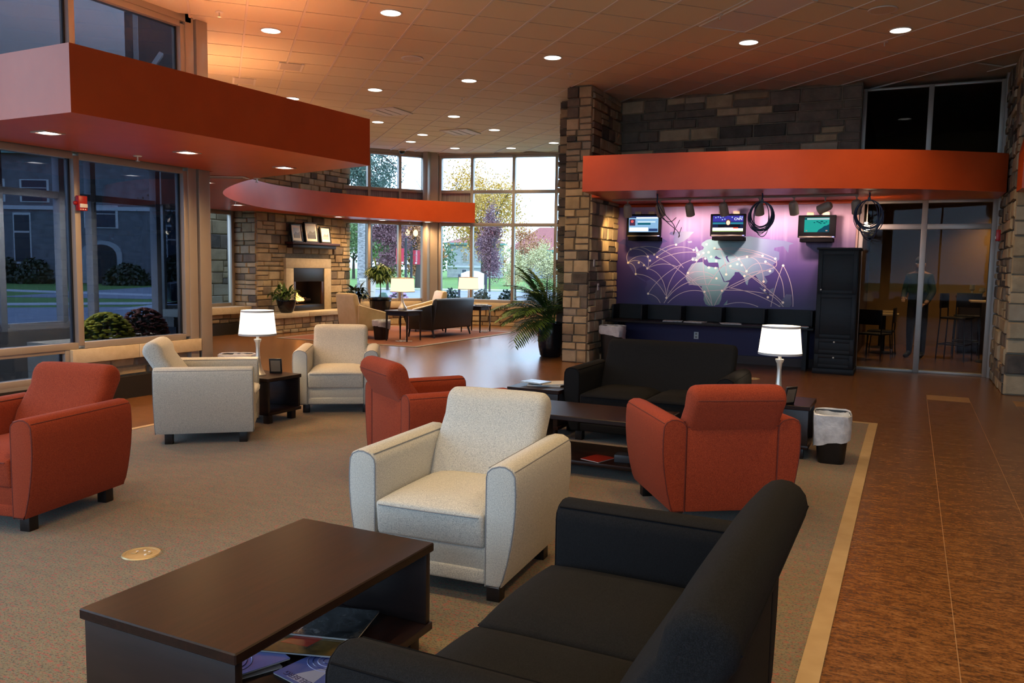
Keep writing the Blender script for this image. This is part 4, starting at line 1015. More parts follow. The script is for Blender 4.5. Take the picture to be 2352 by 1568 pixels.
MB().box(-4.58,-.79,13.408,13.419,.90,2.575).build('printed_panel', muralmat(), mural, smooth=False)
def decal(name, pts, y, mat):
    from mathutils.geometry import tessellate_polygon
    vs = [Vector((x, z, 0)) for x, z in pts]; tr_ = tessellate_polygon([vs])
    fs = []
    for a, b, c in tr_:
        k = (vs[b]-vs[a]).cross(vs[c]-vs[a]).z
        fs.append((a, b, c) if k > 0 else (c, b, a))
    me = bpy.data.meshes.new(name); me.from_pydata([(x, y, z) for x, z in pts], [], fs); me.update(); me.materials.append(mat)
    return link(name, me, mural)
SEA = flat('mural_sea', (.045,.026,.16,1), .45)
for k, pts in CONT.items():
    if k in ('black_sea','caspian'): decal('printed_sea', pts, 13.4055, SEA)
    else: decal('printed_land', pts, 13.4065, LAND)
arcs = MB()
for p, q, r in ARCS:
    L = []
    for i in range(15):
        t = i/14; L.append((p[0]*(1-t)**2+2*q[0]*t*(1-t)+r[0]*t*t, p[1]*(1-t)**2+2*q[1]*t*(1-t)+r[1]*t*t))
    w = .0048
    for i in range(14):
        (x0, z0), (x1, z1) = L[i], L[i+1]; d = math.hypot(x1-x0, z1-z0) or 1; nx, nz = -(z1-z0)/d*w, (x1-x0)/d*w
        arcs.add([(x0+nx,13.4048,z0+nz),(x0-nx,13.4048,z0-nz),(x1-nx,13.4048,z1-nz),(x1+nx,13.4048,z1+nz)], [(0,1,2,3)])
tag(arcs.build('printed_arcs', flat('mural_arc', (.48,.42,.47,1), .45), mural, smooth=False), kind='stuff')
dots = MB()
for i, (x, z) in enumerate(DOTS):
    dots.add([(x+.019*math.cos(a*PI/6), 13.4040-i*2e-5, z+.019*math.sin(a*PI/6)) for a in range(12)], [tuple(range(12))])
tag(dots.build('printed_dots', flat('mural_dot', (.95,.86,.70,1), .45), mural, smooth=False), kind='stuff')
struct(MB().box(-4.58,-.79,13.36,13.41,2.53,2.578).build('trim_13', MT['red'], bevel=.004))
# skirting
struct(MB().box(-4.58,-1.25,13.39,13.42,0,.13).build('baseboard_mural', flat('skirting', (.03,.008,.006,1), .5), smooth=False))

# ---- black counter with pigeon-hole backs
BLK = pbr('black_stained_wood', [(.3,(.004,.0035,.004,1)),(.7,(.008,.007,.008,1))], rough=.5, scale=5, stretch=(1,1,6), spec=.3)
ct = thing('wall_counter', 'long black counter with upright dividers under the world map', 'counter', (0,0,0))
MB().box(-4.50,-1.26,12.72,13.39,.625,.66).build('worktop', BLK, ct, bevel=.004)
MB().box(-4.50,-1.26,13.35,13.39,.66,.90).build('back_panel', BLK, ct, smooth=False)
for x in (-4.48,-3.98,-3.33,-2.68,-2.02,-1.32): MB().box(x-.012,x+.012,13.02,13.35,.66,.90).build('divider', BLK, ct, bevel=.002)
for x in (-4.4,-1.40): MB().box(x-.03,x+.03,13.0,13.36,0,.625).build('support', BLK, ct, smooth=False)
def stack(name, label, cat, loc, rz, w, d, n, mats, group=None, fold=0.0):
    t = thing(name, label, cat, loc, rz, group)
    rg = random.Random(n*7+int(abs(loc[0])*10))
    z = 0
    for i in range(n):
        b = MB().boxr(rg.uniform(-.012,.012), rg.uniform(-.012,.012), z+.003, w, d, .005, rg.uniform(-.12,.12) if i else 0)
        b.build('sheet', mats[i % len(mats)], t, smooth=False); z += .006
    return t
NEWS = pbr('newsprint', [(.40,(.30,.29,.27,1)),(.5,(.62,.60,.55,1)),(.7,(.70,.68,.63,1))], rough=.8, scale=30, stretch=(1,4,1))
for (x, y, rz, lab) in ((-3.42,12.92,.2,'leftmost'),(-3.05,12.90,-.15,'second from left'),(-2.50,12.88,.3,'third from left'),(-1.50,12.84,.05,'rightmost')):
    stack('newspaper', 'folded newspaper on the black counter, %s of the four' % lab, 'newspaper', (x,y,.6605), rz, .30, .22, 3, [NEWS, MT['paper']], 'newspapers on the counter')
# ---- tall cabinet
cb = thing('tall_cabinet', 'tall black panelled cabinet at the right end of the counter', 'cabinet', (-.965,13.02,0))
MB().box(-.275,.275,-.27,.35,.0,1.82).build('body', BLK, cb, bevel=.004)
MB().box(-.30,.30,-.30,.37,1.82,1.85).build('cornice', BLK, cb, bevel=.006)
MB().box(-.285,.285,-.285,.35,0,.08).build('plinth', BLK, cb, bevel=.004)
def panel(x0, x1, z0, z1, name, knob=None):
    d = MB().box(x0,x1,-.288,-.271,z0,z1).build(name, BLK, cb, bevel=.003)
    f = MB(); w = .055
    f.box(x0,x0+w,-.30,-.288,z0,z1); f.box(x1-w,x1,-.30,-.288,z0,z1); f.box(x0+w,x1-w,-.30,-.288,z0,z0+w); f.box(x0+w,x1-w,-.30,-.288,z1-w,z1)
    f.build('panel_moulding', BLK, d, bevel=.002)
    if knob: MB().lathe([(0,0),(.012,0),(.016,.012),(.008,.024),(0,.026)], 14, cap=False).xf(Matrix.Translation((knob[0],-.30,knob[1])) @ Matrix.Rotation(R_(90),4,'X')).build('knob', MT['chrome'], d)
panel(-.265,.265,1.18,1.80,'door',(-.215,1.235))
panel(-.265,.265,.53,1.17,'door')
panel(-.265,.265,.30,.52,'drawer',(0,.475))
panel(-.265,.265,.09,.29,'drawer',(0,.245))
def me_text(name, body, size, mat, parent, loc, rot):
    fc = bpy.data.curves.new(name, 'FONT'); fc.body = body; fc.size = size; fc.extrude = .0003
    o = bpy.data.objects.new(name, fc); C.objects.link(o); bpy.context.view_layer.update()
    me = bpy.data.meshes.new_from_object(o.evaluated_get(bpy.context.evaluated_depsgraph_get()))
    bpy.data.objects.remove(o); me.materials.clear(); me.materials.append(mat)
    q = link(name, me, parent); q.location = loc; q.rotation_euler = rot; return q
# ---- televisions
def tv(label, x, z, w, h, rz, kind):
    t = thing('television', label, 'television', (x,13.02,z), rz, 'wall televisions over the mural')
    MB().box(-w/2,w/2,-.035,.035,-h/2,h/2).build('housing', flat('tv_gloss', (.003,.003,.0035,1), .6, spec=.04), t, bevel=.008)
    MB().box(-w/2+.02,w/2-.02,-.043,-.030,-h/2-.001,-h/2+.022).build('speaker_bar', flat('tv_bar', (.06,.05,.03,1), .3), t, bevel=.003)
    MB().box(-.10,.10,.035,.372,-.10,.10).build('wall_bracket', MT['black_plastic'], t, smooth=False)
    MB().box(-w/2+.03,w/2-.03,-.02,.30,-h/2-.06,-h/2-.005).build('shelf_bracket', flat('tv_shelf', (.003,.003,.0035,1), .8, spec=.03), t, smooth=False)
    for xx in (-.10,.12): MB().box(xx-.05,xx+.05,-.01,.03,h/2,h/2+.045).build('top_bracket', flat('bracket_cream', (.62,.50,.30,1), .5), t, bevel=.002)
    MB().box(w/2-.045,w/2-.015,-.045,-.043,-h/2+.008,-h/2+.016).build('power_light', emit('led', (.2,.2,1,1), 6), t, smooth=False)
    sw, sh = (w-.075, h-.10) if kind != 2 else (w*.66, h-.12)
    zc = .022; y = -.0365
    def q(u0, u1, v0, v1, col, st, dy=0.0, name='screen_image', par=None):
        return MB().box(-sw/2+sw*u0,-sw/2+sw*u1,y-.0006-dy,y-dy,zc-sh/2+sh*v0,zc-sh/2+sh*v1).build(name, emit('screen', col+(1,), st), par or t, smooth=False)
    def blob(u, v, ru, rv, col, st, dy, par):
        cx, cz = -sw/2+sw*u, zc-sh/2+sh*v
        MB().add([(cx+ru*sw*math.cos(a*PI/8), y-.0006-dy, cz+rv*sh*math.sin(a*PI/8)) for a in range(16)], [tuple(range(16))]).build('screen_image', emit('screen', col+(1,), st), par, smooth=False)
    if kind == 0:
        s_ = q(0,1,0,1,(.30,.55,.85),.9,name='screen')
        q(0,1,.88,1,(.05,.08,.25),.5,.001,par=s_); q(.02,.22,.40,.80,(.12,.05,.12),.6,.001,par=s_); blob(.115,.66,.05,.09,(.8,.12,.12),1.0,.002,s_)
        q(.30,.74,.45,.58,(.02,.22,.32),.6,.001,par=s_); q(.02,.66,.05,.28,(.9,.95,1),1.6,.001,par=s_); q(.25,.98,.84,.93,(.85,.95,1),1.3,.002,par=s_)
        q(.68,.98,.05,.22,(.05,.10,.30),.6,.001,par=s_); q(.3,.9,.60,.66,(.75,.92,1),1.2,.002,par=s_)
    elif kind == 1:
        s_ = q(0,1,0,1,(.02,.03,.10),.7,name='screen')
        q(0,1,.62,1,(.06,.05,.42),.9,.001,par=s_); q(0,1,.46,.58,(.05,.35,.50),.7,.0012,par=s_); q(.18,.9,.26,.46,(.012,.015,.03),.6,.0015,par=s_)
        blob(.51,.58,.085,.20,(.16,.07,.04),.8,.002,s_); blob(.51,.56,.062,.15,(1,.62,.45),1.5,.0025,s_); blob(.51,.30,.13,.10,(.02,.02,.05),.6,.0022,s_)
        q(0,1,.05,.20,(.95,.92,.85),1.6,.003,par=s_); q(0,.78,.20,.25,(.85,.75,.7),1.3,.003,par=s_); q(.68,.84,.19,.26,(.8,.08,.04),1.2,.0035,par=s_); q(0,1,0,.05,(.55,.8,.25),.9,.003,par=s_)
        for k, (u, v) in enumerate(((.08,.88),(.16,.92),(.24,.88),(.32,.93),(.62,.9),(.88,.92),(.94,.9),(.3,.75),(.38,.78))): q(u,u+.035,v-.03,v+.03,(.5,.7,1),1.2,.003,par=s_)
        me_text('screen_text', 'CNN', .055, emit('screen_white', (.9,.9,1,1), 1.6), s_, (-sw/2+sw*.70, y-.0045, zc-sh/2+sh*.72), (R_(90),0,0))
    else:
        s_ = q(0,1,0,1,(.03,.52,.44),.75,name='screen')
        q(0,1,.86,.96,(.55,.62,.66),1.0,.001,par=s_); q(0,.10,.86,.97,(.02,.08,.15),.5,.002,par=s_)
        cz = zc-sh/2
        MB().add([(-sw/2+sw*a, y-.002, cz+sh*b) for a, b in ((.52,0),(.58,.16),(.72,.30),(.80,.42),(.9,.45),(1,.55),(1,0))], [tuple(range(7))]).build('screen_image', emit('screen', (.012,.10,.16,1), .7), s_, smooth=False)
        for u, v, r in ((.40,.66,.04),(.52,.72,.05),(.6,.66,.05),(.7,.73,.06),(.8,.62,.05),(.66,.60,.04),(.88,.7,.04)): blob(u,v,r,r*.8,(.01,.17,.20),.6,.0015,s_)
        q(.86,.94,.06,.14,(.7,.4,.35),.8,.003,par=s_); q(.06,.13,.07,.13,(.6,.4,.3),.7,.003,par=s_)
    return t
tv('wall television showing a blue and white news page, leftmost over the mural', -3.98, 2.205, .56, .36, R_(5), 0)
tv('wall television showing a news presenter, in the middle of the mural', -2.62, 2.20, .54, .345, R_(3), 1)
tv('wall television showing a green weather map, nearest the tall cabinet', -1.31, 2.17, .53, .335, R_(1), 2)
# ---- track lights
tk = tag(MB().box(-4.3,-.72,12.34,12.375,2.552,2.578).build('light_track', flat('track_grey', (.35,.27,.22,1), .5), smooth=False), 'thin ceiling track under the right-hand soffit carrying eight spot heads', 'light track')
HX = [-4.05,-3.53,-3.07,-2.56,-2.05,-1.57,-1.15,-.74]
for i, x in enumerate(HX):
    t = thing('track_head', 'taupe cylindrical track light head, %s from the left' % ORD[i], 'spotlight', (x,12.36,2.552), 0, 'track light heads over the mural')
    MB().tube([(0,0,0),(0,0,-.065)], .010, 8).build('stem', MT['grey_can'], t)
    MB().box(-.02,.02,-.02,.02,-.012,.0).build('adapter', MT['grey_can'], t, smooth=False)
    tilt = R_(28); yaw = R_([8,-16,-10,-14,-6,-12,70,-10][i])
    mm = Matrix.Translation((0,0,-.15)) @ Matrix.Rotation(yaw,4,'Z') @ Matrix.Rotation(tilt if i != 6 else R_(68),4,'X') @ Matrix.Scale(1.45,4)
    c = MB().lathe([(0,.07),(.030,.066),(.043,.045),(.045,0),(.045,-.065),(.040,-.068),(.036,-.055),(0,-.05)], 20, cap=False).xf(mm).build('can', MT['grey_can'], t)
    MB().lathe([(0,-.057),(.036,-.057)], 16, cap=False).xf(mm).build('lens', emit('track_lens', (1,.85,.75,1), 10), t)
    spot(t, (0,.09,-.24), P_TRACK*(1.0 if i != 7 else .5), (1,.66,.60) if i else (1,.62,.25), R_(78), .8, target=(.03, 1.05, -.62) if i else (-.62, .75, -.7), rad=.04)
# bright bare lamp by the end of the track
t = thing('wall_sconce', 'small bright round lamp glowing through the right-hand cable coil', 'lamp', (-.62,12.9,2.14))
MB().lathe([(0,-.05),(.03,-.045),(.05,0),(.03,.045),(0,.05)], 16, cap=False).build('globe', emit('sconce_globe', (1,.82,.55,1), 10), t)
MB().tube([(0,.0,.04),(0,0,.44)], .006, 6).build('rod', MT['grey_can'], t)
spot(t, (0,-.02,.07), 8, (1,.66,.36), R_(150), .8, target=(.4,.5,.4))
# ---- hanging cable coils
CAB = flat('blue_black_cable', (.012,.018,.06,1), .4)
def catm3(P, n=6):
    P = [Vector(q) for q in P]; out = []
    for i in range(len(P)-1):
        a, b, c, d = P[max(i-1,0)], P[i], P[i+1], P[min(i+2,len(P)-1)]
        for k in range(n):
            t = k/n; out.append(.5*(2*b+(c-a)*t+(2*a-5*b+4*c-d)*t*t+(3*b-a-3*c+d)*t**3))
    return out + [P[-1]]
def coil(label, x, y, r, rz, drop, n, seed, z0=2.578):
    rg = random.Random(seed)
    t = thing('cable_coil', label, 'cable', (x,y,z0), 0, 'network cables hanging from the soffit')
    MB().tube([(0,0,0),(.004,0,-.03),(0,.0,-drop)], .010, 8).build('hanger', CAB, t)
    MB().box(-.018,.018,-.018,.018,-drop-.02,-drop+.03).build('tie', MT['black_plastic'], t, smooth=False)
    for k in range(n):
        rr = r*rg.uniform(.88,1.10); ex = rg.uniform(1.1,1.28) if k < n-2 else rg.uniform(1.5,1.75)
        pts = []
        ph = rg.uniform(-.05,.05)
        for i in range(28):
            a = 2*PI*i/28
            pts.append((math.sin(a)*rr*(1 if k < n-2 else .72)+ph*.2*(1-math.cos(a)), rg.uniform(-.003,.003)+.02*math.sin(a*2+k), -drop - rr*ex*(1-math.cos(a))))
        MB().tube(pts, .0055, 6, closed=True).build('cable_loop', CAB, t)
    return t
coil('large blue-black cable coil hanging between two televisions', -1.93, 11.85, .155, 0, .12, 15, 3)
coil('round blue-black cable coil hanging in front of the dark glass wall', -.57, 12.15, .165, 0, .10, 14, 5)
t = thing('cable_drop', 'loose dark cables hanging down beside the left television', 'cable', (-3.36,11.6,2.578), 0, 'network cables hanging from the soffit')
MB().tube([(0,0,0),(.004,0,-.06),(0,0,-.12)], .012, 8).build('hanger', CAB, t)
for i, pts in enumerate([[(0,0,-.1),(-.08,.4,-.2),(-.20,.9,-.27),(-.32,1.35,-.20)], [(0,0,-.1),(0,.2,-.3),(.0,.7,-.36),(-.06,1.3,-.26)], [(0,0,-.1),(.03,.1,-.28),(.09,.3,-.40),(.17,.5,-.50),(.19,.6,-.57),(.12,.8,-.58),(.06,1.2,-.42)], [(0,0,-.1),(.06,.1,-.25),(.13,.25,-.36),(.16,.4,-.45),(.10,.6,-.55),(.02,.9,-.5),(.0,1.3,-.30)]]):
    MB().tube(catm3(pts), .0055, 6).build('cable', CAB, t)
# ---- small wall fittings
def plate(name, label, cat, loc, rz, w, h, mat, slots=()):
    t = thing(name, label, cat, loc, rz)
    MB().box(-w/2,w/2,-.008,0,-h/2,h/2).build('cover_plate', mat, t, bevel=.002)
    for (a, b, c, d, m) in slots: MB().box(a-c/2,a+c/2,-.011,-.007,b-d/2,b+d/2).build('socket', m, t, bevel=.001)
    return t
plate('wall_outlet', 'white double power outlet on the dark purple wall under the counter', 'outlet', (-3.15,13.42,.415), 0, .075, .115, MT['white'], [(0,.026,.034,.03,MT['grey_wall']),(0,-.026,.034,.03,MT['grey_wall'])])
plate('light_switch', 'small white switch plate high on the stone pier', 'switch', (-4.50,12.12,1.58), R_(90), .07, .11, MT['white'], [(0,0,.03,.06,MT['paper'])])
plate('thermostat', 'small white thermostat low on the stone pier beside the mural', 'thermostat', (-4.50,12.33,1.20), R_(90), .07, .11, MT['white'], [(0,.01,.045,.03,MT['grey_wall'])])
fa = thing('fire_alarm', 'red fire alarm strobe on the window mullion at left', 'fire alarm', (-7.615,5.56,2.07), R_(90))
MB().box(-.045,.055,-.05,0,-.075,.075).build('housing', MT['sign_red'], fa, bevel=.006)
MB().box(-.035,.05,-.062,-.048,-.045,-.005).build('strobe_lens', flat('strobe', (.8,.8,.8,1), .2), fa, bevel=.006)
MB().lathe([(0,0),(.018,0),(.02,.02),(.01,.03),(0,.03)], 12, cap=False).xf(Matrix.Translation((-.05,-.02,0)) @ Matrix.Rotation(R_(-90),4,'Y')).build('pull', MT['sign_red'], fa)
for k in range(3): MB().box(-.03+.026*k,-.016+.026*k,-.052,-.049,-.066,-.056).build('lettering', MT['white'], fa, smooth=False)
fb = thing('fire_alarm', 'dark red fire alarm on the stone side of the right pier', 'fire alarm', (1.04,12.75,2.02), R_(-90))
MB().box(-.05,.05,-.05,0,-.075,.075).build('housing', MT['sign_red'], fb, bevel=.006)
MB().box(-.03,.03,-.06,-.048,-.05,-.01).build('strobe_lens', MT['paper'], fb, bevel=.004)

# ================================================================== FIREPLACE
fp = thing('fireplace', 'lit gas fireplace with pale stone surround in the rubble wall', 'fireplace', (-12.38,14.73,.43))
for s_, a, b in ((-1,-.775,-.53),(1,.53,.775)): MB().box(-.10,.02,a,b,0,.96).build('surround_jamb', MT['lime'], fp, bevel=.006)
MB().box(-.10,.02,-.775,.775,.965,1.18).build('surround_lintel', MT['lime'], fp, bevel=.006)
MB().box(-.06,.005,-.53,.53,.66,.965).build('hood', flat('hood_black', (.012,.012,.015,1), .4), fp, bevel=.004)
MB().box(-.06,.005,-.53,.53,0,.13).build('lower_grille', flat('hood_black2', (.012,.012,.015,1), .4), fp, bevel=.004)
for s_ in (-1,1): MB().box(-.05,.0,s_*.49-.045,s_*.49+.045,.13,.66).build('insert_frame', flat('insert_brown', (.05,.02,.012,1), .4), fp, bevel=.003)
fbx = MB(); fbx.box(-.46,-.44,-.45,.45,.1,.68); fbx.box(-.44,-.05,-.46,-.44,.1,.68); fbx.box(-.44,-.05,.44,.46,.1,.68); fbx.box(-.44,-.05,-.44,.44,.1,.13)
fbx.build('firebox', flat('soot', (.02,.016,.013,1), .9), fp, smooth=False)
for k, (y, a) in enumerate(((-.12,.3),(.08,-.25),(0,.9))): MB().tube([(-.28,y-.22*math.cos(a),.18+.03*k),(-.22,y+.22*math.cos(a),.20+.03*k)], .035, 8).build('log', flat('charred_log', (.05,.03,.02,1), .9), fp)
fl = MB()
for k, (y, h, w) in enumerate(((-.17,.20,.045),(-.11,.12,.05),(-.05,.10,.05),(.02,.08,.04))):
    fl.lathe([(0,.20),(w,.23),(w*.7,.20+h*.5),(w*.2,.20+h),(0,.21+h)], 8, (-.20,y,0), cap=False)
fl.build('flame', emit('flame', (1,.32,.06,1), 9), fp)
# the breast needs an opening behind the insert
mant = thing('mantel_shelf', 'dark red wood mantel shelf over the fireplace', 'mantel shelf', (-12.36,14.80,1.90))
MB().box(-.06,.18,-.82,.82,.02,.07).build('shelf_board', flat('cherry_wood', (.045,.010,.007,1), .4), mant, bevel=.006)
MB().box(-.06,.12,-.75,.75,-.06,.02).build('moulding', flat('cherry_wood2', (.035,.008,.006,1), .4), mant, bevel=.012)
def photo_frame(label, y, w, h, kind):
    t = thing('picture_frame', label, 'picture frame', (-12.30,y,1.972), 0, 'framed photographs on the mantel')
    tl_ = Matrix.Rotation(R_(-8),4,'Y')
    b = MB(); b.box(-.012,.012,-w/2,w/2,0,h); b.xf(tl_).build('backing', MT['black_plastic'], t, smooth=False)
    f = MB(); e = .03
    f.box(.010,.026,-w/2,-w/2+e,0,h); f.box(.010,.026,w/2-e,w/2,0,h); f.box(.010,.026,-w/2+e,w/2-e,0,e); f.box(.010,.026,-w/2+e,w/2-e,h-e,h)
    f.xf(tl_).build('frame', MT['black_plastic'], t, bevel=.003)
    MB().box(.011,.014,-w/2+e,w/2-e,e,h-e).xf(tl_).build('mat_board', flat('mat_white', (.82,.80,.78,1), .8), t, smooth=False)
    m = .075
    pc = MB().box(.0145,.0155,-w/2+m,w/2-m,m+.01,h-m-.01).xf(tl_).build('photo', [flat('ph', (.30,.36,.46,1), .4), flat('ph', (.20,.27,.38,1), .4), flat('ph', (.42,.50,.62,1), .4)][kind], t, smooth=False)
    z0 = m+.01; hh = h-2*m-.02
    MB().box(.0156,.0162,-w/2+m,w/2-m,z0,z0+hh*.35).xf(tl_).build('photo_ground', flat('ph2', [(.08,.07,.06,1),(.05,.06,.08,1),(.35,.38,.42,1)][kind], .4), pc, smooth=False)
    MB().add([(.0166,-w/2+m,z0+hh*.3),(.0166,-w*.1,z0+hh*.62),(.0166,w*.1,z0+hh*.5),(.0166,w/2-m,z0+hh*.66),(.0166,w/2-m,z0+hh*.3)],[(0,4,3,2,1)]).xf(tl_).build('photo_hills', flat('ph3', [(.05,.06,.12,1),(.08,.10,.13,1),(.22,.24,.30,1)][kind], .4), pc, smooth=False)
photo_frame('black framed landscape photograph at the left on the mantel', 14.25, .36, .40, 0)
photo_frame('tallest black framed photograph in the middle of the mantel', 14.75, .44, .46, 1)
photo_frame('black framed pale seascape photograph at the right on the mantel', 15.24, .36, .38, 2)

# ================================================================== PLANTS
def leafmat(name, a, b): return pbr(name, [(.3,a),(.7,b)], rough=.5, scale=9, kind='World')
LG = leafmat('leaf_green', (.045,.105,.018,1), (.14,.26,.05,1))
LD = leafmat('leaf_dark', (.012,.022,.010,1), (.03,.05,.018,1))
POTB = flat('glazed_black_pot', (.010,.011,.014,1), .22)
SOIL = flat('soil', (.03,.018,.010,1), .95)
def leaf(mb, base, d, L, w, droop=.5, up=(0,0,1), seg=4, fold=.25):
    d = Vector(d).normalized(); side = d.cross(Vector(up))
    side = side.normalized() if side.length > 1e-4 else Vector((1,0,0))
    p = Vector(base); vs = []; fs = []
    for i in range(seg+1):
        t = i/seg; ww = w*math.sin(PI*min(.97, .12+.88*t))**.8*(1-.15*t)
        if i == seg: ww = w*.04
        n = side.cross(d).normalized()
        vs += [p - side*ww + n*ww*fold, p, p + side*ww + n*ww*fold]
        d = (d - Vector((0,0,droop/seg))).normalized(); p = p + d*L/seg
    for i in range(seg):
        a = i*3
        fs += [(a,a+1,a+4,a+3),(a+1,a+2,a+5,a+4)]
    mb.add(vs, fs)
# big parlour palm by the pier
pl = thing('potted_palm', 'large feathery palm in a tall black pot beside the stone pier', 'potted plant', (-5.42,12.60,0))
MB().lathe([(0,0),(.155,0),(.175,.02),(.205,.16),(.222,.34),(.222,.50),(.212,.53),(.232,.545),(.232,.58),(.20,.58),(.19,.53),(0,.53)], 28, cap=False).build('pot', POTB, pl)
MB().lathe([(0,.555),(.198,.54)], 20, cap=False).build('soil', SOIL, pl)
rg = random.Random(5)
for k in range(40):
    az = R_(105) + R_(215)*k/39 + rg.uniform(-.2,.2); el = rg.uniform(.25,1.4); L = rg.uniform(.75,1.15)
    if R_(115) > az or az > R_(300): el = max(el, 1.0); L *= .7      # the side against the pier stays short and steep
    d = Vector((math.cos(az)*math.cos(el), math.sin(az)*math.cos(el), math.sin(el)))
    p = Vector((rg.uniform(-.06,.06), rg.uniform(-.06,.06), .56)); mb = MB(); path = [p.copy()]; n = 12
    lv = []
    for i in range(n):
        d = (d + Vector((0,0,-.075-.075*i/n))).normalized(); p = p + d*L/n; path.append(p.copy())
        if i >= 3:
            sd = d.cross(Vector((0,0,1)))
            sd = sd.normalized() if sd.length > 1e-3 else Vector((1,0,0))
            ll = L*.34*math.sin(PI*(.25+.72*(i-3)/(n-3)))
            for s_ in (-1,1):
                for h in (0,.5): lv.append((p - d*L/n*h, d*.75 + sd*s_*1.0 + Vector((0,0,.12)), ll*rg.uniform(.85,1.1)))
    mb.tube(path, [.009*(1-.75*i/n) for i in range(n+1)], 5)
    for b, dd, ll in lv: leaf(mb, b, dd, ll, .017, .45, seg=3)
    mb.mapv(lambda x, y, z: (min(x, .40) if min(y,.36) > -.62 else x, min(y, .36), z)).build('frond', LG, pl)
# small tree with drooping leaves by the bay window
fc_ = thing('potted_tree', 'small slender tree with drooping leaves in a black pot under the bay window', 'potted plant', (-10.95,15.50,.0105))
MB().lathe([(0,0),(.17,0),(.20,.10),(.24,.60),(.25,.66),(.235,.68),(.262,.69),(.262,.74),(.23,.74),(.22,.70),(0,.70)], 26, cap=False).build('pot', POTB, fc_)
MB().lathe([(0,.72),(.228,.715)], 18, cap=False).build('soil', SOIL, fc_)
MB().tube([(0,0,.70),(.01,0,.9),(-.005,.01,1.1),(.0,0,1.32)], [.014,.012,.011,.009], 7).build('trunk', flat('bark', (.06,.04,.025,1), .9), fc_)
rg = random.Random(9)
for k in range(16):
    az = 2*PI*k/16 + rg.uniform(-.2,.2); el = rg.uniform(.1,1.3)
    d = Vector((math.cos(az)*math.cos(el), math.sin(az)*math.cos(el), math.sin(el)*.8)); mb = MB()
    p0 = Vector((0,0,rg.uniform(1.14,1.34))); path = [p0 + d*(.33*i/5) + Vector((0,0,-.05*(i/5)**2)) for i in range(6)]
    mb.tube(path, .004, 5)
    for i in range(22):
        q = path[1] + (path[5]-path[1])*rg.random()
        leaf(mb, q, (rg.uniform(-1,1)+d.x, rg.uniform(-1,1)+d.y, rg.uniform(-.3,.7)), rg.uniform(.18,.30), .026, 1.5, seg=4)
    mb.build('leafy_branch', LG, fc_)
def bushy(label, loc, pr, ph, spread, n, mat, seed, up=.9, lw=.03):
    t = thing('potted_plant', label, 'potted plant', loc)
    MB().lathe([(0,0),(pr*.55,0),(pr*.72,.03),(pr*.95,ph*.6),(pr,ph*.92),(pr*1.05,ph*.94),(pr*1.05,ph),(pr*.92,ph),(pr*.9,ph*.9),(0,ph*.9)], 22, cap=False).build('pot', POTB, t)
    rg = random.Random(seed)
    for k in range(n):
        az = rg.uniform(0,2*PI); el = rg.uniform(.2,1.45); mb = MB()
        d = Vector((math.cos(az)*math.cos(el), math.sin(az)*math.cos(el), math.sin(el)))
        p0 = Vector((rg.uniform(-1,1)*pr*.4, rg.uniform(-1,1)*pr*.4, ph*.9)); p1 = p0 + d*spread*rg.uniform(.4,.8)
        mb.tube([p0,(p0+p1)/2+Vector((0,0,.02)),p1], .005, 5)
        for i in range(7):
            q = p0 + (p1-p0)*rg.uniform(.4,1)
            leaf(mb, q, (d.x+rg.uniform(-.9,.9), d.y+rg.uniform(-.9,.9), d.z*up+rg.uniform(-.5,.5)), spread*rg.uniform(.35,.6), lw, 1.2, seg=4)
        mb.mapv(lambda x, y, z: (max(x, -12.36-loc[0]), y, z)).build('leafy_stem', mat, t)
    return t
bushy('bushy green plant in a black bowl at the left end of the hearth', (-12.10,13.66,.432), .20, .27, .46, 16, LG, 3)
bushy('dark drooping plant in a black pot at the right end of the hearth', (-12.02,15.86,.432), .22, .30, .48, 14, LD, 4, .6, .045)

# ================================================================== SMALL THINGS ON THE TABLES AND FLOOR
def magmat(name, stops, scale, stretch=(1,1,1)): return pbr(name, stops, rough=.18, scale=scale, stretch=stretch)
def magazine(label, loc, rz, cover, w=.215, d=.28, th=.006, tilt=0.0, name='magazine', group='magazines on the coffee table shelf'):
    t = thing(name, label, name, loc, rz, group)
    MB().box(-w/2,w/2,-d/2,d/2,0,th-.0012).build('pages', MT['paper'], t, smooth=False)
    c = MB().box(-w/2-.001,w/2+.001,-d/2-.001,d/2+.001,th-.0012,th).build('cover', cover, t, smooth=False)
    return t, c
BLU = magmat('blue_cover', [(.3,(.12,.16,.52,1)),(.7,(.24,.30,.72,1))], 3)
SH = .116 + CF
def ripple(c, x, y, th, n=4):
    for k in range(n):
        r = .022 + k*.017
        MB().tube([(x+r*1.15*math.cos(a*PI/12), y+r*math.sin(a*PI/12), th) for a in range(24)], .0022-.0003*k, 4, closed=True).build('water_ripple', flat('ripple', ((.05,.06,.26,1) if k % 2 == 0 else (.40,.46,.85,1)), .2), c)
def title(c, body, size, loc, rz, col):
    me_text('cover_title', body, size, flat('title_ink', col, .3), c, loc, (0,0,rz))
m1, c1 = magazine('blue magazine with a water ripple and the title HEIDELBERG, nearest the black loveseat', (-1.722,2.13,SH), R_(169), BLU, .215, .28)
title(c1, 'HEIDELBERG', .032, (-.1,.104,.0065), 0, (.03,.03,.18,1)); ripple(c1, .02, -.03, .0064)
MB().add([(-.02,-.02,.0063),(.055,.13,.0063),(-.06,.13,.0063)], [(0,1,2)]).build('pale_streak', flat('streak', (.55,.60,.85,1), .2), c1, smooth=False)  # pale triangle laid on the cover
m2, c2 = magazine('blue magazine with a water ripple at the near end of the coffee table shelf', (-2.016,2.015,SH+.0075), R_(158), BLU, .215, .28)
ripple(c2, .0, .03, .0064)
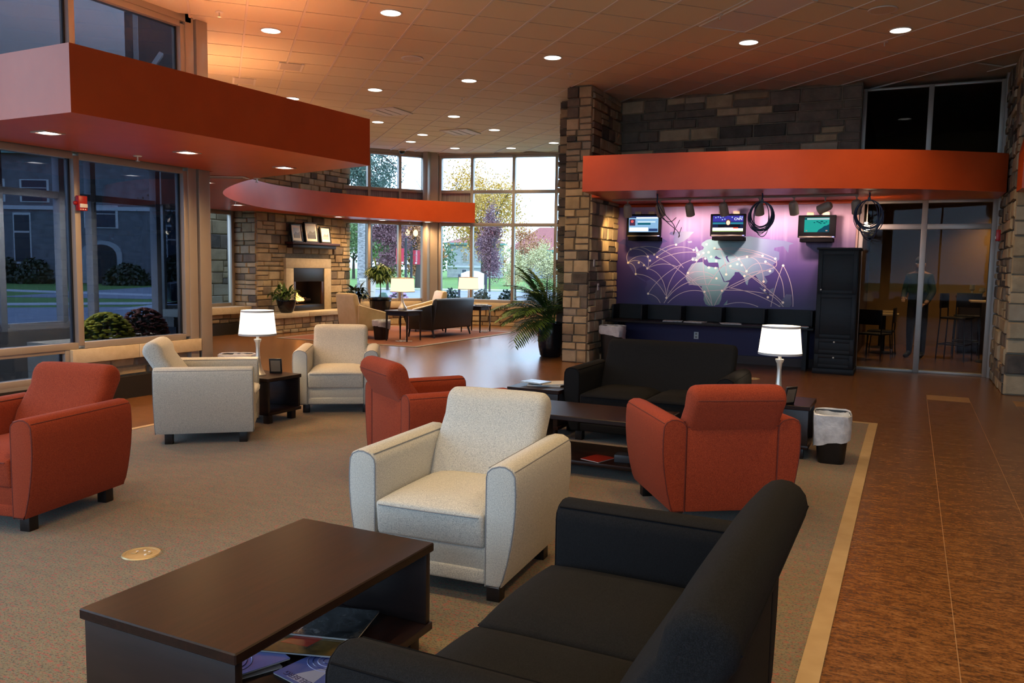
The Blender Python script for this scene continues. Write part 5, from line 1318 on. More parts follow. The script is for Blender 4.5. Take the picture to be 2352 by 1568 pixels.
m2b, c2b = magazine('white-edged magazine lying under the near blue magazine', (-2.03,1.985,SH), R_(152), magmat('grey_cover', [(.3,(.16,.15,.16,1)),(.7,(.4,.38,.36,1))], 9), .24, .29)
m3, c3 = magazine('brown and red magazine under the black one on the coffee table shelf', (-1.895,2.245,SH+.0145), R_(-72), magmat('brown_cover', [(.35,(.05,.03,.008,1)),(.5,(.20,.12,.03,1)),(.65,(.10,.06,.02,1))], 7), .24, .29, .007)
MB().add([(-.02,-.05,.0073),(.05,-.09,.0073),(.07,.02,.0073),(.0,.05,.0073)], [(0,1,2,3)]).build('red_figure', flat('red_fig', (.42,.03,.008,1), .2), c3, smooth=False)
m4, c4 = magazine('black photographic magazine on top at the far end of the coffee table shelf', (-1.905,2.375,SH+.0225), R_(-74), magmat('black_cover', [(.40,(.006,.007,.008,1)),(.55,(.05,.055,.06,1)),(.62,(.012,.013,.014,1)),(.72,(.20,.20,.20,1))], 16), .25, .30, .008)
for k in range(5): MB().box(.04,.11,-.13+.012*k,-.126+.012*k,.008,.0083).build('text_line', flat('txt', (.35,.35,.35,1), .3), c4, smooth=False)
# rear coffee table shelf
for (x, y, rz, lab) in ((-2.33,5.50,.2,'red booklet at the left on the rear coffee table shelf'),(-1.97,5.49,-.3,'red booklet in the middle of the rear coffee table shelf')):
    magazine(lab, (x,y,SH), rz, flat('red_booklet', (.42,.025,.012,1), .3), .16, .20, .006, name='booklet', group='red booklets')
bx_ = thing('small_box', 'small dark grey box beside the red booklets on the rear table shelf', 'box', (-1.72,5.52,SH), .1)
MB().box(-.12,.12,-.06,.06,0,.055).build('carton', flat('box_grey', (.03,.035,.045,1), .4), bx_, bevel=.004)
MB().box(.03,.125,-.064,-.058,.01,.045).build('label_patch', flat('box_label', (.12,.14,.17,1), .4), bx_, smooth=False)
# newspapers on the end table
for i, (x, y, rz, w, d, m, lab) in enumerate(((-2.93,6.72,.25,.30,.24,NEWS,'lowest newspaper on the end table left of the rear loveseat'),(-2.86,6.74,.7,.28,.21,MT['paper'],'white magazine lying across the newspapers left of the rear loveseat'),(-3.0,6.66,-.2,.22,.17,magmat('bluegrey_cover', [(.3,(.16,.20,.28,1)),(.7,(.42,.45,.5,1))], 10),'blue-grey magazine on the left of the newspapers'))):
    magazine(lab, (x,y,.4385+.012*i), rz, m, w, d, .010, name='newspaper' if i == 0 else 'magazine', group='reading matter on the end table')
stack('magazine_stack', 'stack of pale magazines on the far side table by the window', 'magazines', (-8.74,16.30,.6115), .2, .26, .21, 5, [MT['paper'], NEWS])
# small standing card frames by the lamps
def card(label, loc, rz):
    t = thing('card_holder', label, 'card holder', loc, rz, 'small black card holders beside lamps')
    tl_ = Matrix.Rotation(R_(12),4,'X')
    MB().box(-.06,.06,-.006,.006,0,.15).xf(tl_).build('frame', MT['black_plastic'], t, bevel=.002)
    MB().box(-.045,.045,-.008,-.006,.02,.13).xf(tl_).build('card', flat('card', (.16,.13,.10,1), .6), t, smooth=False)
    MB().boxr(0,.04,.05,.03,.006,.11,0,R_(-28)).build('strut', MT['black_plastic'], t, smooth=False)
card('small black card holder behind the left drum lamp', (-5.47,6.02,.4385), R_(30))
card('small black card holder right of the lamp behind the orange armchair', (-.83,6.76,.4385), R_(55))
def floorbox(label, loc, r):
    t = thing('floor_box', label, 'floor outlet', loc, .4, 'round brass floor outlets')
    BR = pbr('brass', [(.3,(.42,.32,.16,1)),(.7,(.55,.44,.25,1))], rough=.4, scale=8, metal=.6)
    MB().lathe([(0,.004),(r*.8,.004),(r*.82,.006),(r*.95,.006),(r,0)], 30, cap=False).build('cover', BR, t)
    for (x, y) in ((-.03,.02),(.03,-.02),(.0,.035),(.03,.02)): MB().lathe([(0,.0075),(.006,.0075),(.007,.004)], 10, cap=False).xf(Matrix.Translation((x*r/.09,y*r/.09,0))).build('screw', MT['white'], t)
    for s_ in (-1,1): MB().box(s_*.035*r/.09-.014,s_*.035*r/.09+.014,-.012,.012,.0042,.007).build('flap', BR, t, bevel=.001)
floorbox('round brass floor outlet in the carpet left of the foreground coffee table', (-3.46,2.81,.008), .095)
floorbox('small round floor outlet in the vinyl floor near the tall cabinet', (-1.9,11.6,0), .085)
# loose cords below the far side tables
for i, (x, y, w, lab) in enumerate(((-8.85,13.25,.30,'tangle of pale cords on the rug under the left side table'),(-8.62,16.25,.25,'tangle of pale cords on the rug under the right side table'))):
    rg = random.Random(i+2); t = thing('power_cord', lab, 'cord', (x,y,.012), 0, 'lamp cords on the rug')
    MB().tube([(rg.uniform(-w,w)*.5, rg.uniform(-w,w)*.5, .004+.012*rg.random()) for _ in range(9)], .005, 5).build('cord', MT['white'], t)
    MB().tube([(0,.1,.0),(.06,.14,.2),(.05,.16,.45),(-.02,.2,.62)], .004, 5).build('riser', MT['white'], t)
# ================================================================== SIDE ROOM BEHIND THE DARK GLASS
OCH = flat('ochre_wall', (.30,.17,.055,1), .7)
struct(MB().box(-.9,5.2,18.9,19.0,0,4.335).build('wall_cafe_back', OCH, smooth=False))
struct(MB().box(-1.0,-.82,13.62,18.9,0,4.335).build('wall_cafe_left', flat('dark_brown_wall', (.05,.018,.012,1), .7), smooth=False))
struct(MB().box(5.1,5.2,13.9,18.9,0,4.335).build('wall_cafe_right', OCH, smooth=False))
struct(MB().box(-.9,5.2,13.8,18.95,3.05,3.08).build('ceiling_cafe', flat('dark_ceiling', (.06,.05,.05,1), .8), smooth=False))
d2 = sroot('door_1')
MB().box(1.62,1.72,18.80,18.90,0,2.35).build('door_jamb', flat('cream_trim', (.50,.36,.18,1), .6), d2, smooth=False)
MB().box(1.72,3.1,18.80,18.90,2.25,2.35).build('door_head', flat('cream_trim2', (.50,.36,.18,1), .6), d2, smooth=False)
MB().box(1.72,3.1,18.86,18.89,0,2.25).build('door_leaf', flat('dark_door', (.035,.012,.012,1), .5), d2, smooth=False)
MB().box(2.15,2.5,18.83,18.86,.9,1.8).build('door_glass', flat('grey_green', (.22,.24,.20,1), .4), d2, smooth=False)
LEGM = flat('black_steel', (.010,.010,.012,1), .4)
def cafe_chair(label, x, y, deg, tall=False):
    t = thing('bar_stool' if tall else 'cafe_chair', label, 'stool' if tall else 'chair', (x,y,0), R_(deg), 'seats in the dark side room')
    h = .74 if tall else .45
    MB().box(-.21,.21,-.21,.21,h-.02,h+.012).build('seat', MT['black_plastic'], t, bevel=.01)
    MB().box(-.20,.20,.20,.225,h+.16,h+.42).build('backrest', MT['black_plastic'], t, bevel=.008)
    for sx in (-1,1):
        MB().tube([(sx*.19,-.18,h-.02),(sx*.21,-.22,0)], .011, 6).build('leg', LEGM, t)
        MB().tube([(sx*.19,.21,h+.40),(sx*.19,.20,h),(sx*.21,.23,0)], .011, 6).build('leg', LEGM, t)
    if tall: MB().tube([(-.2,-.2,.28),(.2,-.2,.28),(.2,.2,.28),(-.2,.2,.28)], .010, 6, closed=True).build('footrest', LEGM, t)
    return t
cafe_chair('dark chair at the left edge of the glass wall, behind the cabinet', -.52, 15.35, 160)
cafe_chair('dark chair with thin steel legs left of the standing person', -.44, 16.15, -95)
cafe_chair('tall dark bar stool just right of the standing person', .74, 16.05, 70, True)
cafe_chair('tall dark bar stool beside the high table at right', .95, 16.9, 180, True)
def pedestal(label, x, y, h, w, d):
    t = thing('cafe_table', label, 'table', (x,y,0), 0, 'tables in the dark side room')
    MB().box(-w/2,w/2,-d/2,d/2,h-.03,h).build('tabletop', flat('maple_top', (.50,.36,.18,1), .4), t, bevel=.004)
    MB().tube([(0,0,.02),(0,0,h-.03)], .035, 10).build('post', LEGM, t)
    MB().lathe([(0,0),(.24,0),(.24,.015),(.05,.035),(0,.035)], 20, cap=False).build('base', LEGM, t)
    return t
pedestal('low cafe table seen at the left edge of the glass wall', -.42, 16.75, .74, .50, .6)
pedestal('second low cafe table further back, left of the standing person', -.50, 17.9, .74, .50, .6)
pedestal('high cafe table at the right with glassware on it', 1.30, 16.05, 1.05, .75, .7)
bar = thing('bar_counter', 'dark bar counter at the back of the side room', 'counter', (1.6,17.9,0))
MB().box(-.75,1.6,-.3,.3,0,1.04).build('body', flat('bar_dark', (.02,.010,.008,1), .5), bar, bevel=.004)
MB().box(-.8,1.65,-.34,.34,1.04,1.08).build('worktop', flat('bar_top', (.05,.03,.02,1), .3), bar, bevel=.004)
GLS = flat('bar_glass', (.55,.45,.30,1), .1)
for i, (x, h, r) in enumerate(((1.05,.22,.05),(1.22,.16,.06),(1.42,.18,.045),(1.60,.20,.05),(1.78,.30,.03))):
    t = thing('glassware', 'pale glass vessel on the bar counter, %s from the left' % ORD[i], 'glass', (x,17.75,1.081), 0, 'glassware on the bar counter')
    MB().lathe([(0,0),(r*.8,0),(r*.85,.01),(r*.35,.03),(r*.3,h*.45),(r,h*.6),(r*.9,h),(r*.86,h),(r*.94,h*.62),(0,h*.5)], 14, cap=False).build('bowl', GLS, t)
    MB().lathe([(r*.92,h*.72),(r*.96,h*.72),(r*.96,h*.76),(r*.92,h*.76)], 14, cap=False).build('rim_band', MT['chrome'], t)
for i, (x, y, w) in enumerate(((.28,15.2,'above the standing person'),(1.0,15.4,'at the right edge of the glass'),(-.3,16.8,'at the left'))):
    t = thing('cafe_downlight', 'small warm downlight in the side room ceiling ' + w, 'ceiling light', (x,y,3.048), 0, 'side room downlights')
    MB().lathe([(0,0),(.07,0)], 16, cap=False).build('lens', MT['can_glow'], t); MB().lathe([(.07,-.003),(.085,-.003),(.085,.002)], 16, cap=False).build('trim_ring', MT['white'], t)
    spot(t, (0,0,-.03), P_CAFE, WARM, R_(120), .7)
t = thing('cafe_downlight', 'small warm downlight in the side room ceiling above the bar', 'ceiling light', (1.6,18.2,3.048), 0, 'side room downlights')
MB().lathe([(0,0),(.07,0)], 16, cap=False).build('lens', MT['can_glow'], t); MB().lathe([(.07,-.003),(.085,-.003),(.085,.002)], 16, cap=False).build('trim_ring', MT['white'], t)
spot(t, (0,0,-.03), P_CAFE*1.8, WARM, R_(130), .7)

# ---- person standing in the side room
def skin_body(name, verts, edges, radii, mat, parent, sub=2):
    me = bpy.data.meshes.new(name); me.from_pydata(verts, edges, []); me.update()
    o = link(name, me, parent)
    sk = o.modifiers.new('skin', 'SKIN'); sk.use_smooth_shade = True
    for i, r in enumerate(radii):
        d = me.skin_vertices[0].data[i]; d.radius = (r, r) if isinstance(r, float) else r
        d.use_root = (i == 0)
    ss = o.modifiers.new('sub', 'SUBSURF'); ss.levels = sub; ss.render_levels = sub
    bpy.context.view_layer.update()
    dg_ = bpy.context.evaluated_depsgraph_get()
    m2 = bpy.data.meshes.new_from_object(o.evaluated_get(dg_)); o.modifiers.clear(); o.data = m2
    m2.materials.clear(); m2.materials.append(mat)
    for p in m2.polygons: p.use_smooth = True
    return o
per = thing('person', 'person in a dark green jacket with a backpack, standing behind the dark glass', 'person', (.13,16.05,0), R_(-20))
JK = flat('dark_green_jacket', (.022,.035,.032,1), .8); JN = flat('dark_jeans', (.030,.034,.045,1), .9); SKN = flat('skin', (.35,.20,.13,1), .6); HR = flat('grey_brown_hair', (.06,.05,.045,1), .8)
V = [(0,0,.98),(0,0,1.16),(0,0,1.34),(0,.0,1.46),(0,-.005,1.53),(0,-.012,1.60),(0,-.012,1.69),
     (.17,.0,1.44),(.235,.02,1.18),(.19,-.12,1.00),(.16,-.17,.965),
     (-.17,.0,1.44),(-.235,.0,1.18),(-.20,-.16,1.05),(-.16,-.22,1.045),
     (.095,0,.92),(.105,.0,.50),(.105,.03,.09),(.11,-.07,.045),(.115,-.15,.035),
     (-.095,0,.92),(-.105,-.01,.50),(-.11,.02,.09),(-.12,-.08,.045),(-.125,-.16,.035)]
Ed = [(0,1),(1,2),(2,3),(3,4),(4,5),(5,6),(3,7),(7,8),(8,9),(9,10),(3,11),(11,12),(12,13),(13,14),(0,15),(15,16),(16,17),(17,18),(18,19),(0,20),(20,21),(21,22),(22,23),(23,24)]
Rd = [(.165,.12),(.165,.12),(.185,.125),(.13,.09),.058,(.075,.09),(.078,.10), .075,.058,.042,.034, .075,.058,.042,.034, .092,.068,.048,.042,.035, .092,.068,.048,.042,.035]
body = skin_body('body', V, Ed, Rd, SKN, per)
# dress the figure: faces below the belt are trousers, above are jacket, feet are shoes; head and hands stay skin
body.data.materials.append(JK); body.data.materials.append(JN); body.data.materials.append(flat('black_shoe', (.008,.008,.008,1), .5))
for p in body.data.polygons:
    c = p.center
    if c.z < .10: p.material_index = 3
    elif c.z < .92 and abs(c.x) < .20: p.material_index = 2
    elif c.z < 1.49 and not (c.y < -.135 and c.z < 1.08): p.material_index = 1
for sd in (1, -1):
    wr_ = Vector((sd*.16, -.17 if sd > 0 else -.22, .965 if sd > 0 else 1.045))
    for k in range(4):
        fx = wr_ + Vector((sd*(-.025+.016*k), -.045, -.005)); L = (.06,.07,.066,.05)[k]
        MB().tube([wr_ + Vector((sd*(-.02+.013*k),-.02,0)), fx, fx+Vector((-sd*.01,-L*.5,-.012)), fx+Vector((-sd*.02,-L*.75,-.045))], [.011,.010,.009,.007], 7).build('finger', SKN, per)
    MB().tube([wr_ + Vector((-sd*.02,-.01,.01)), wr_+Vector((-sd*.05,-.035,.015)), wr_+Vector((-sd*.055,-.07,.0))], [.012,.010,.008], 7).build('thumb', SKN, per)
def ellip(c, r, n=16, m=10):
    return MB().lathe([(max(.0,math.sin(PI*i/m)), -math.cos(PI*i/m)) for i in range(m+1)], n, cap=False).xf(Matrix.Translation(c) @ Matrix.Diagonal((r[0],r[1],r[2],1)))
ellip((0,.012,1.715), (.088,.105,.085)).build('hair', HR, per)
MB().prism([(-.012,1.60),(.012,1.60),(.006,1.655),(-.006,1.655)], -.135, -.10, 'y').build('nose', SKN, per, bevel=.004)
for sd in (-1,1):
    ellip((sd*.032,-.098,1.665), (.013,.008,.008), 10, 6).build('eye', MT['white'], per)
    ellip((sd*.083,.0,1.645), (.012,.02,.032), 10, 6).build('ear', SKN, per)
ellip((0,-.100,1.572), (.024,.008,.008), 10, 6).build('mouth', flat('lip', (.25,.09,.07,1), .5), per)
bpk = MB().box(-.15,.15,.11,.27,1.02,1.44).build('backpack', flat('backpack_grey', (.05,.07,.085,1), .8), per, bevel=.05, seg=3)
for sd in (-1,1): MB().tube([(sd*.11,.12,1.40),(sd*.115,.03,1.50),(sd*.11,-.115,1.40),(sd*.13,-.12,1.20),(sd*.16,.08,1.08)], .018, 6).build('strap', flat('strap_dark', (.015,.02,.024,1), .8), bpk)

# ================================================================== OUTDOORS
GRD = -.20
def gmat(name, a, b, sc): return pbr(name, [(.3,a),(.7,b)], rough=.95, scale=sc, kind='World')
GRASS = gmat('lawn_grass', (.075,.16,.022,1), (.13,.25,.04,1), 1.2)
ROAD = gmat('asphalt', (.20,.21,.24,1), (.26,.27,.30,1), .8)
WALK = gmat('concrete_walk', (.42,.42,.42,1), (.5,.5,.5,1), .8)
struct(MB().box(-220,120,-120,260,GRD-.5,GRD-.03).build('ground', GRASS, smooth=False))
def strip(name, c, d, L, w, mat, z):
    d = Vector(d).normalized(); n = Vector((-d.y,d.x)); c = Vector(c)
    P = [c-d*L/2-n*w/2, c+d*L/2-n*w/2, c+d*L/2+n*w/2, c-d*L/2+n*w/2]
    return struct(MB().prism([(p.x,p.y) for p in P], GRD-.2, z).build(name, mat, smooth=False))
fd = Vector((-.47,.883)); fp_ = (.883,.47)
strip('road', fd*47, fp_, 44, 19, ROAD, GRD-.015); strip('sidewalk', fd*59.5, fp_, 46, 2.6, WALK, GRD-.008)
strip('sidewalk', fd*33, fp_, 26, 8, WALK, GRD-.008)
ld = Vector((-.80,.60)); lp_ = (.60,.80)
strip('road', ld*27.5, lp_, 34, 12, ROAD, GRD-.012); strip('sidewalk', ld*36.2, lp_, 36, 1.8, WALK, GRD-.008)
strip('sidewalk', (-40.5,28.2), (.97,.10), 14, 2.0, WALK, GRD-.006)
strip('rear_grey_ground', (0,-30), (1,0), 90, 44, ROAD, GRD-.004)  # unseen grey ground added so the glass mirrors less green lawn
strip('forecourt', (-11.6,7.0), (0,1), 14, 7, WALK, GRD-.004)

def tree(name, label, x, y, trunk_h, r0, cz, rx, rz, n, mat, ls, seed, group=None, lean=0.0, conic=0.0, bark=None, clumps=14):
    rg = random.Random(seed); t = thing(name, label, 'tree', (x,y,GRD), 0, group)
    BK = bark or flat('tree_bark', (.06,.048,.040,1), .9)
    tk_ = MB(); tk_.tube([(0,0,0),(lean*.3,0,trunk_h*.5),(lean,0,trunk_h)], [r0,r0*.8,r0*.5], 8)
    for k in range(9):
        az = rg.uniform(0,2*PI); e = Vector((math.cos(az)*rx*.75, math.sin(az)*rx*.75, cz-GRD+rg.uniform(-.6,.6)*rz)); b = Vector((lean*.6,0,trunk_h*rg.uniform(.55,1)))
        tk_.tube([b, b*.5+e*.5+Vector((0,0,.1*rz)), e], [r0*.38,r0*.2,r0*.08], 5)
    tk_.build('trunk', BK, t)
    mb = MB(); cl = []
    for k in range(clumps):
        while True:
            p = Vector((rg.uniform(-1,1), rg.uniform(-1,1), rg.uniform(-1,1)))
            if p.length < 1: break
        s_ = 1 - conic*max(0, p.z)
        cl.append(Vector((p.x*rx*.8*s_, p.y*rx*.8*s_, p.z*rz*.85)))
    n = int(n*2.2); ls = ls*.62
    for i in range(n):
        c = rg.choice(cl); p = c + Vector((rg.gauss(0,1)*rx*.20, rg.gauss(0,1)*rx*.20, rg.gauss(0,1)*rz*.17)) + Vector((0,0,cz-GRD))
        a = Vector((rg.gauss(0,1),rg.gauss(0,1),rg.gauss(0,1))).normalized()*ls; b = a.orthogonal().normalized()*ls*.6
        mb.add([p-a, p+b, p+a, p-b], [(0,1,2,3)])
    if n: tag(mb.build('foliage', mat, t, smooth=False), kind='stuff')
    return t
YL = leafmat('yellow_leaves', (.42,.22,.02,1), (.62,.38,.06,1)); PU = leafmat('purple_leaves', (.13,.050,.065,1), (.25,.12,.13,1))
OR_ = leafmat('orange_leaves', (.38,.14,.05,1), (.50,.24,.10,1)); PY = leafmat('pale_leaves', (.42,.38,.14,1), (.58,.54,.28,1)); GN = leafmat('green_leaves', (.06,.12,.03,1), (.14,.22,.07,1)); PN = leafmat('pine_needles', (.03,.07,.055,1), (.07,.13,.10,1))
tree('autumn_tree', 'big golden yellow autumn tree beyond the right-hand bay window', -35.3, 66.2, 5.0, .32, 7.2, 3.7, 4.4, 5200, YL, .17, 1, 'trees outside', clumps=26)
tree('purple_tree', 'narrow dark purple-leaved tree in front of the golden tree', -25.5, 48.7, 2.2, .07, 3.1, 1.0, 2.5, 2600, PU, .11, 2, 'trees outside', conic=.6)
tree('purple_tree', 'rounded mauve-leaved tree beyond the left-hand bay window', -31.7, 45.7, 2.4, .10, 3.3, 1.6, 2.1, 3200, PU, .13, 3, 'trees outside')
tree('pale_tree', 'small pale yellow tree right of the purple tree', -19.6, 40.5, 1.6, .06, 1.7, .95, 1.25, 1500, PY, .085, 4, 'trees outside')
tree('pale_tree', 'small pale yellow tree behind the palm', -18.0, 41.2, 1.8, .06, 1.7, 1.05, 1.5, 1500, PY, .085, 5, 'trees outside')
tree('orange_tree', 'orange-leaved tree with a dark forked trunk behind the lamp post', -33.6, 52.6, 2.2, .34, 4.0, 1.9, 1.7, 2600, OR_, .13, 6, 'trees outside')
tree('birch_tree', 'pale straight birch trunk at the left edge of the bay window', -30.2, 40.9, 12.5, .34, 12.5, 2.0, 1.5, 500, GN, .15, 7, 'trees outside', bark=pbr('birch_bark', [(.35,(.12,.115,.11,1)),(.6,(.36,.35,.34,1))], rough=.9, scale=5, stretch=(1,1,3)))
tree('green_tree', 'green and rust tree behind the birch trunk', -36.5, 47.0, 3.0, .2, 4.2, 2.0, 2.6, 2200, GN, .14, 8, 'trees outside')
tree('pine_tree', 'dark pine branch tufts high in the left-hand bay window', -24.0, 33.0, 8.5, .2, 6.5, 2.0, 1.7, 3400, PN, .10, 9, 'trees outside', clumps=9)
tree('bare_tree', 'bare thin-branched tree behind the right-hand pane', -26.5, 71.0, 5.5, .13, 7.6, 2.4, 3.4, 260, OR_, .10, 10, 'trees outside')
tree('bare_tree', 'bare branching tree in the upper left-hand bay panes', -34.5, 56.5, 5.5, .14, 7.4, 2.6, 3.0, 60, OR_, .10, 17, 'trees outside')
tree('orange_tree', 'dull orange tree beside the red-roofed wing', -42.5, 92.0, 3.0, .2, 4.0, 2.4, 2.6, 1800, OR_, .18, 11, 'trees outside')
for i, (D, k, h, m_, w) in enumerate(((104,-13.5,9,GN,'behind the birch'),(108,-9.5,8,OR_,'behind the mauve tree'),(112,-9.0,9,GN,'behind the orange tree'),(142,-1.0,7,OR_,'left of the stone hall'),(132,6.0,9,GN,'behind the stone hall'),(128,13.0,7,OR_,'beyond the red-roofed wing'),(96,-17.5,10,GN,'at the far left of the bay'),(118,17,9,GN,'beyond the palm'))):
    c = Vector((-.438,.899))*D + Vector((.899,.438))*(k*D/100 - 2)
    tree('background_tree', 'distant %s tree on the horizon %s' % ('green' if m_ is GN else 'rust', w), c.x, c.y, 3, .2, h*.42, h*.42, h*.45, 1500, m_, .34, 70+i, 'distant trees')
def bush(name, label, x, y, r, h, mat, n, ls, seed, group, zb=GRD, fl=None):
    rg = random.Random(seed); t = thing(name, label, 'bush' if fl is None else 'flowers', (x,y,zb), 0, group)
    mb = MB(); fb_ = MB()
    for i in range(n):
        az = rg.uniform(0,2*PI); el = math.asin(rg.random()); q = rg.uniform(.72,1.0)
        p = Vector((math.cos(az)*math.cos(el)*r*q, math.sin(az)*math.cos(el)*r*q, math.sin(el)*h*q))
        a = Vector((rg.gauss(0,1),rg.gauss(0,1),rg.gauss(0,1))).normalized()*ls; b = a.orthogonal().normalized()*ls*.6
        mb.add([p-a, p+b, p+a, p-b], [(0,1,2,3)])
    tag(mb.build('foliage', mat, t, smooth=False), kind='stuff')
    MB().tube([(0,0,0),(0,0,h*.7)], r*.08, 6).build('stem', flat('stem_brown', (.05,.04,.03,1), .9), t)
    if fl:
        for i in range(int(n*.55)):
            az = rg.uniform(0,2*PI); el = math.asin(rg.random()); s_ = ls*1.1
            p = Vector((math.cos(az)*math.cos(el)*r, math.sin(az)*math.cos(el)*r, math.sin(el)*h))
            fb_.lathe([(s_*.45,-s_*.2),(s_,.0),(s_*.7,s_*.35),(0,s_*.45)], 6, p, cap=False)
        tag(fb_.build('flower_heads', fl, t), kind='stuff')
    return t
HG = leafmat('hedge_leaves', (.008,.024,.018,1), (.020,.045,.030,1))
for i, (x, y) in enumerate(((-11.75,20.1),(-10.98,20.5),(-10.28,20.75),(-9.55,21.1),(-8.8,21.5))):
    bush('hedge_bush', 'clipped dark green bush under the right-hand bay window, %s from the left' % ORD[i], x, y, .40, 1.08, HG, 900, .05, 20+i, 'clipped bushes outside the bay')
bush('flower_clump', 'mauve flowering clump outside the left-hand bay window', -12.95, 19.2, .42, .98, leafmat('mauve_leaf', (.12,.10,.10,1), (.25,.20,.22,1)), 500, .05, 31, 'flowers outside', fl=flat('mauve_flower', (.48,.30,.50,1), .7))
bush('flower_clump', 'low dark red flower clump by the white planter outside', -14.0, 18.9, .35, .80, LD, 300, .05, 32, 'flowers outside', fl=flat('maroon_flower', (.16,.03,.05,1), .7))
def lamp_post(label, x, y, globes, side):
    t = thing('street_lamp', label, 'street lamp', (x,y,GRD), R_(26), 'street lamps with red banners')
    PM = flat('post_black', (.012,.013,.016,1), .5)
    MB().lathe([(0,0),(.17,0),(.16,.5),(.085,.6),(.07,3.4),(0,3.4)], 12, cap=False).build('post', PM, t)
    if globes: MB().tube([(-.29,0,3.75),(-.29,0,3.45),(0,0,3.35),(.29,0,3.45),(.29,0,3.75)], .035, 6).build('arm', PM, t)
    for s_ in ((-1,1) if globes else ()): ellip((s_*.29,0,3.96), (.17,.17,.24), 14, 8).build('globe', emit('street_globe', (1,.62,.25,1), 4), t)
    b = MB().box(side*.12,side*.12+.50*side,-.01,.01,1.75,2.75).build('banner', flat('banner_red', (.55,.03,.06,1), .7), t, smooth=False)
    MB().tube([(0,0,2.76),(side*.64,0,2.76)], .015, 5).build('banner_rod', PM, t)
    me_text('banner_text', 'HEIDELBERG', .15, flat('banner_white', (.85,.8,.8,1), .7), b, (side*.37+.05,-.014,1.92), (R_(90),R_(-90),0))
    MB().box(side*.27,side*.27+.13,-.016,-.011,1.80,1.90).build('banner_mark', flat('banner_white2', (.85,.8,.8,1), .7), b, smooth=False)
lamp_post('black street lamp with two glowing globes and a red banner', -31.95, 49.0, True, 1)
lamp_post('dark pole half hidden by the window mullion with a red banner on its left', -28.95, 43.76, False, -1)
sg = thing('sign_board', 'white arched sign board on dark posts outside the right-hand window', 'sign', (-21.25,38.6,GRD), R_(26))
MB().prism([(-.62,.35),(.62,.35),(.62,1.30),(.3,1.42),(0,1.46),(-.3,1.42),(-.62,1.30)], -.05, .05, 'y').build('board', flat('sign_white', (.85,.85,.87,1), .6), sg, bevel=.01)
for s_ in (-1,1): MB().box(s_*.72-.06,s_*.72+.06,-.06,.06,0,1.25).build('post', flat('sign_post', (.03,.035,.05,1), .6), sg, bevel=.01)
wb = thing('green_bin', 'dark green litter bin outside the left-hand bay window', 'litter bin', (-13.95,19.9,GRD))
MB().lathe([(0,0),(.15,0),(.19,.62),(.15,.76),(.08,.88),(0,.9)], 14, cap=False).build('body', flat('bin_green', (.02,.10,.075,1), .5), wb)
MB().lathe([(.190,.58),(.20,.58),(.20,.62),(.190,.62)], 14, cap=False).build('rim', flat('bin_green2', (.03,.13,.10,1), .5), wb)
pw = thing('white_planter', 'tall white planter outside the left-hand bay window', 'planter', (-14.5,19.9,GRD))
MB().lathe([(0,0),(.16,0),(.24,1.2),(.27,1.22),(.27,1.28),(.22,1.28),(.2,1.2),(0,1.2)], 4, cap=False).xf(Matrix.Rotation(R_(45),4,'Z')).build('tub', flat('planter_cream', (.75,.66,.55,1), .7), pw, smooth=False)
MB().lathe([(0,1.22),(.2,1.22)], 4, cap=False).build('soil', SOIL, pw, smooth=False)

# ---- stone hall across the road (far)
def hall(name, label, org, rz, W, H, depth, stone, roofm, windows, roof_h, door=None, belts=(), hip=True):
    t = thing(name, label, 'building', (org[0],org[1],GRD), rz)
    MB().box(0,W,0,depth,0,H).build('wall', stone, t, smooth=False)
    r = MB().add([(-.5,-.5,H),(W+.5,-.5,H),(W+.5,depth+.5,H),(-.5,depth+.5,H),(depth*.45,depth/2,H+roof_h),(W-depth*.45,depth/2,H+roof_h)], [(0,1,5,4),(1,2,5),(2,3,4,5),(3,0,4),(3,2,1,0)])
    r.build('roof', roofm, t, smooth=False)
    MB().box(-.55,W+.55,-.55,-.35,H-.22,H+.05).build('eaves', flat('copper_green', (.14,.28,.24,1), .6), t, smooth=False)
    for z in belts: MB().box(-.05,W+.05,-.10,0,z,z+.28).build('belt_course', flat('belt_stone', (.55,.55,.56,1), .9), t, smooth=False)
    for (x, z, w, h, arch, kind) in windows:
        pts = [(x-w/2,z),(x+w/2,z),(x+w/2,z+h)]
        if arch: pts += [(x+w/2*math.cos(a*PI/6), z+h+w/2*math.sin(a*PI/6)) for a in range(1,6)]
        pts += [(x-w/2,z+h)]
        q = [(x+(a-x)*1.18, z+h/2+(b-z-h/2)*1.10) for a, b in pts]
        f = MB().prism(q, -.06, .02, 'y').build('window', flat('win_trim', (.60,.58,.56,1), .8), t, smooth=False)
        MB().prism(pts, -.08, -.055, 'y').build('pane', flat('win_dark', kind, .25), f, smooth=False)
        if h > 1.2: MB().box(x-w/2,x+w/2,-.10,-.08,z+h*.62,z+h*.66).build('glazing_bar', flat('win_bar', (.55,.5,.48,1), .8), f, smooth=False)
    if door:
        x, w, h = door
        pts = [(x-w/2,0),(x+w/2,0),(x+w/2,h)] + [(x+w/2*math.cos(a*PI/8), h+w/2.6*math.sin(a*PI/8)) for a in range(1,8)] + [(x-w/2,h)]
        q = [(x+(a-x)*1.35, b*1.10) for a, b in pts]
        f = MB().prism(q, -.12, .02, 'y').build('portal', flat('portal_stone', (.40,.40,.40,1), .9), t, smooth=False)
        MB().prism(pts, -.15, -.11, 'y').build('door', flat('door_dark', (.02,.017,.017,1), .6), f, smooth=False)
    return t
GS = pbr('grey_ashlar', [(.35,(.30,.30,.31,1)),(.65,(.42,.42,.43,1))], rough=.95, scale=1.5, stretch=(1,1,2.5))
DS = pbr('dusk_ashlar', [(.35,(.13,.13,.135,1)),(.65,(.20,.20,.21,1))], rough=.95, scale=1.5, stretch=(1,1,2.5))
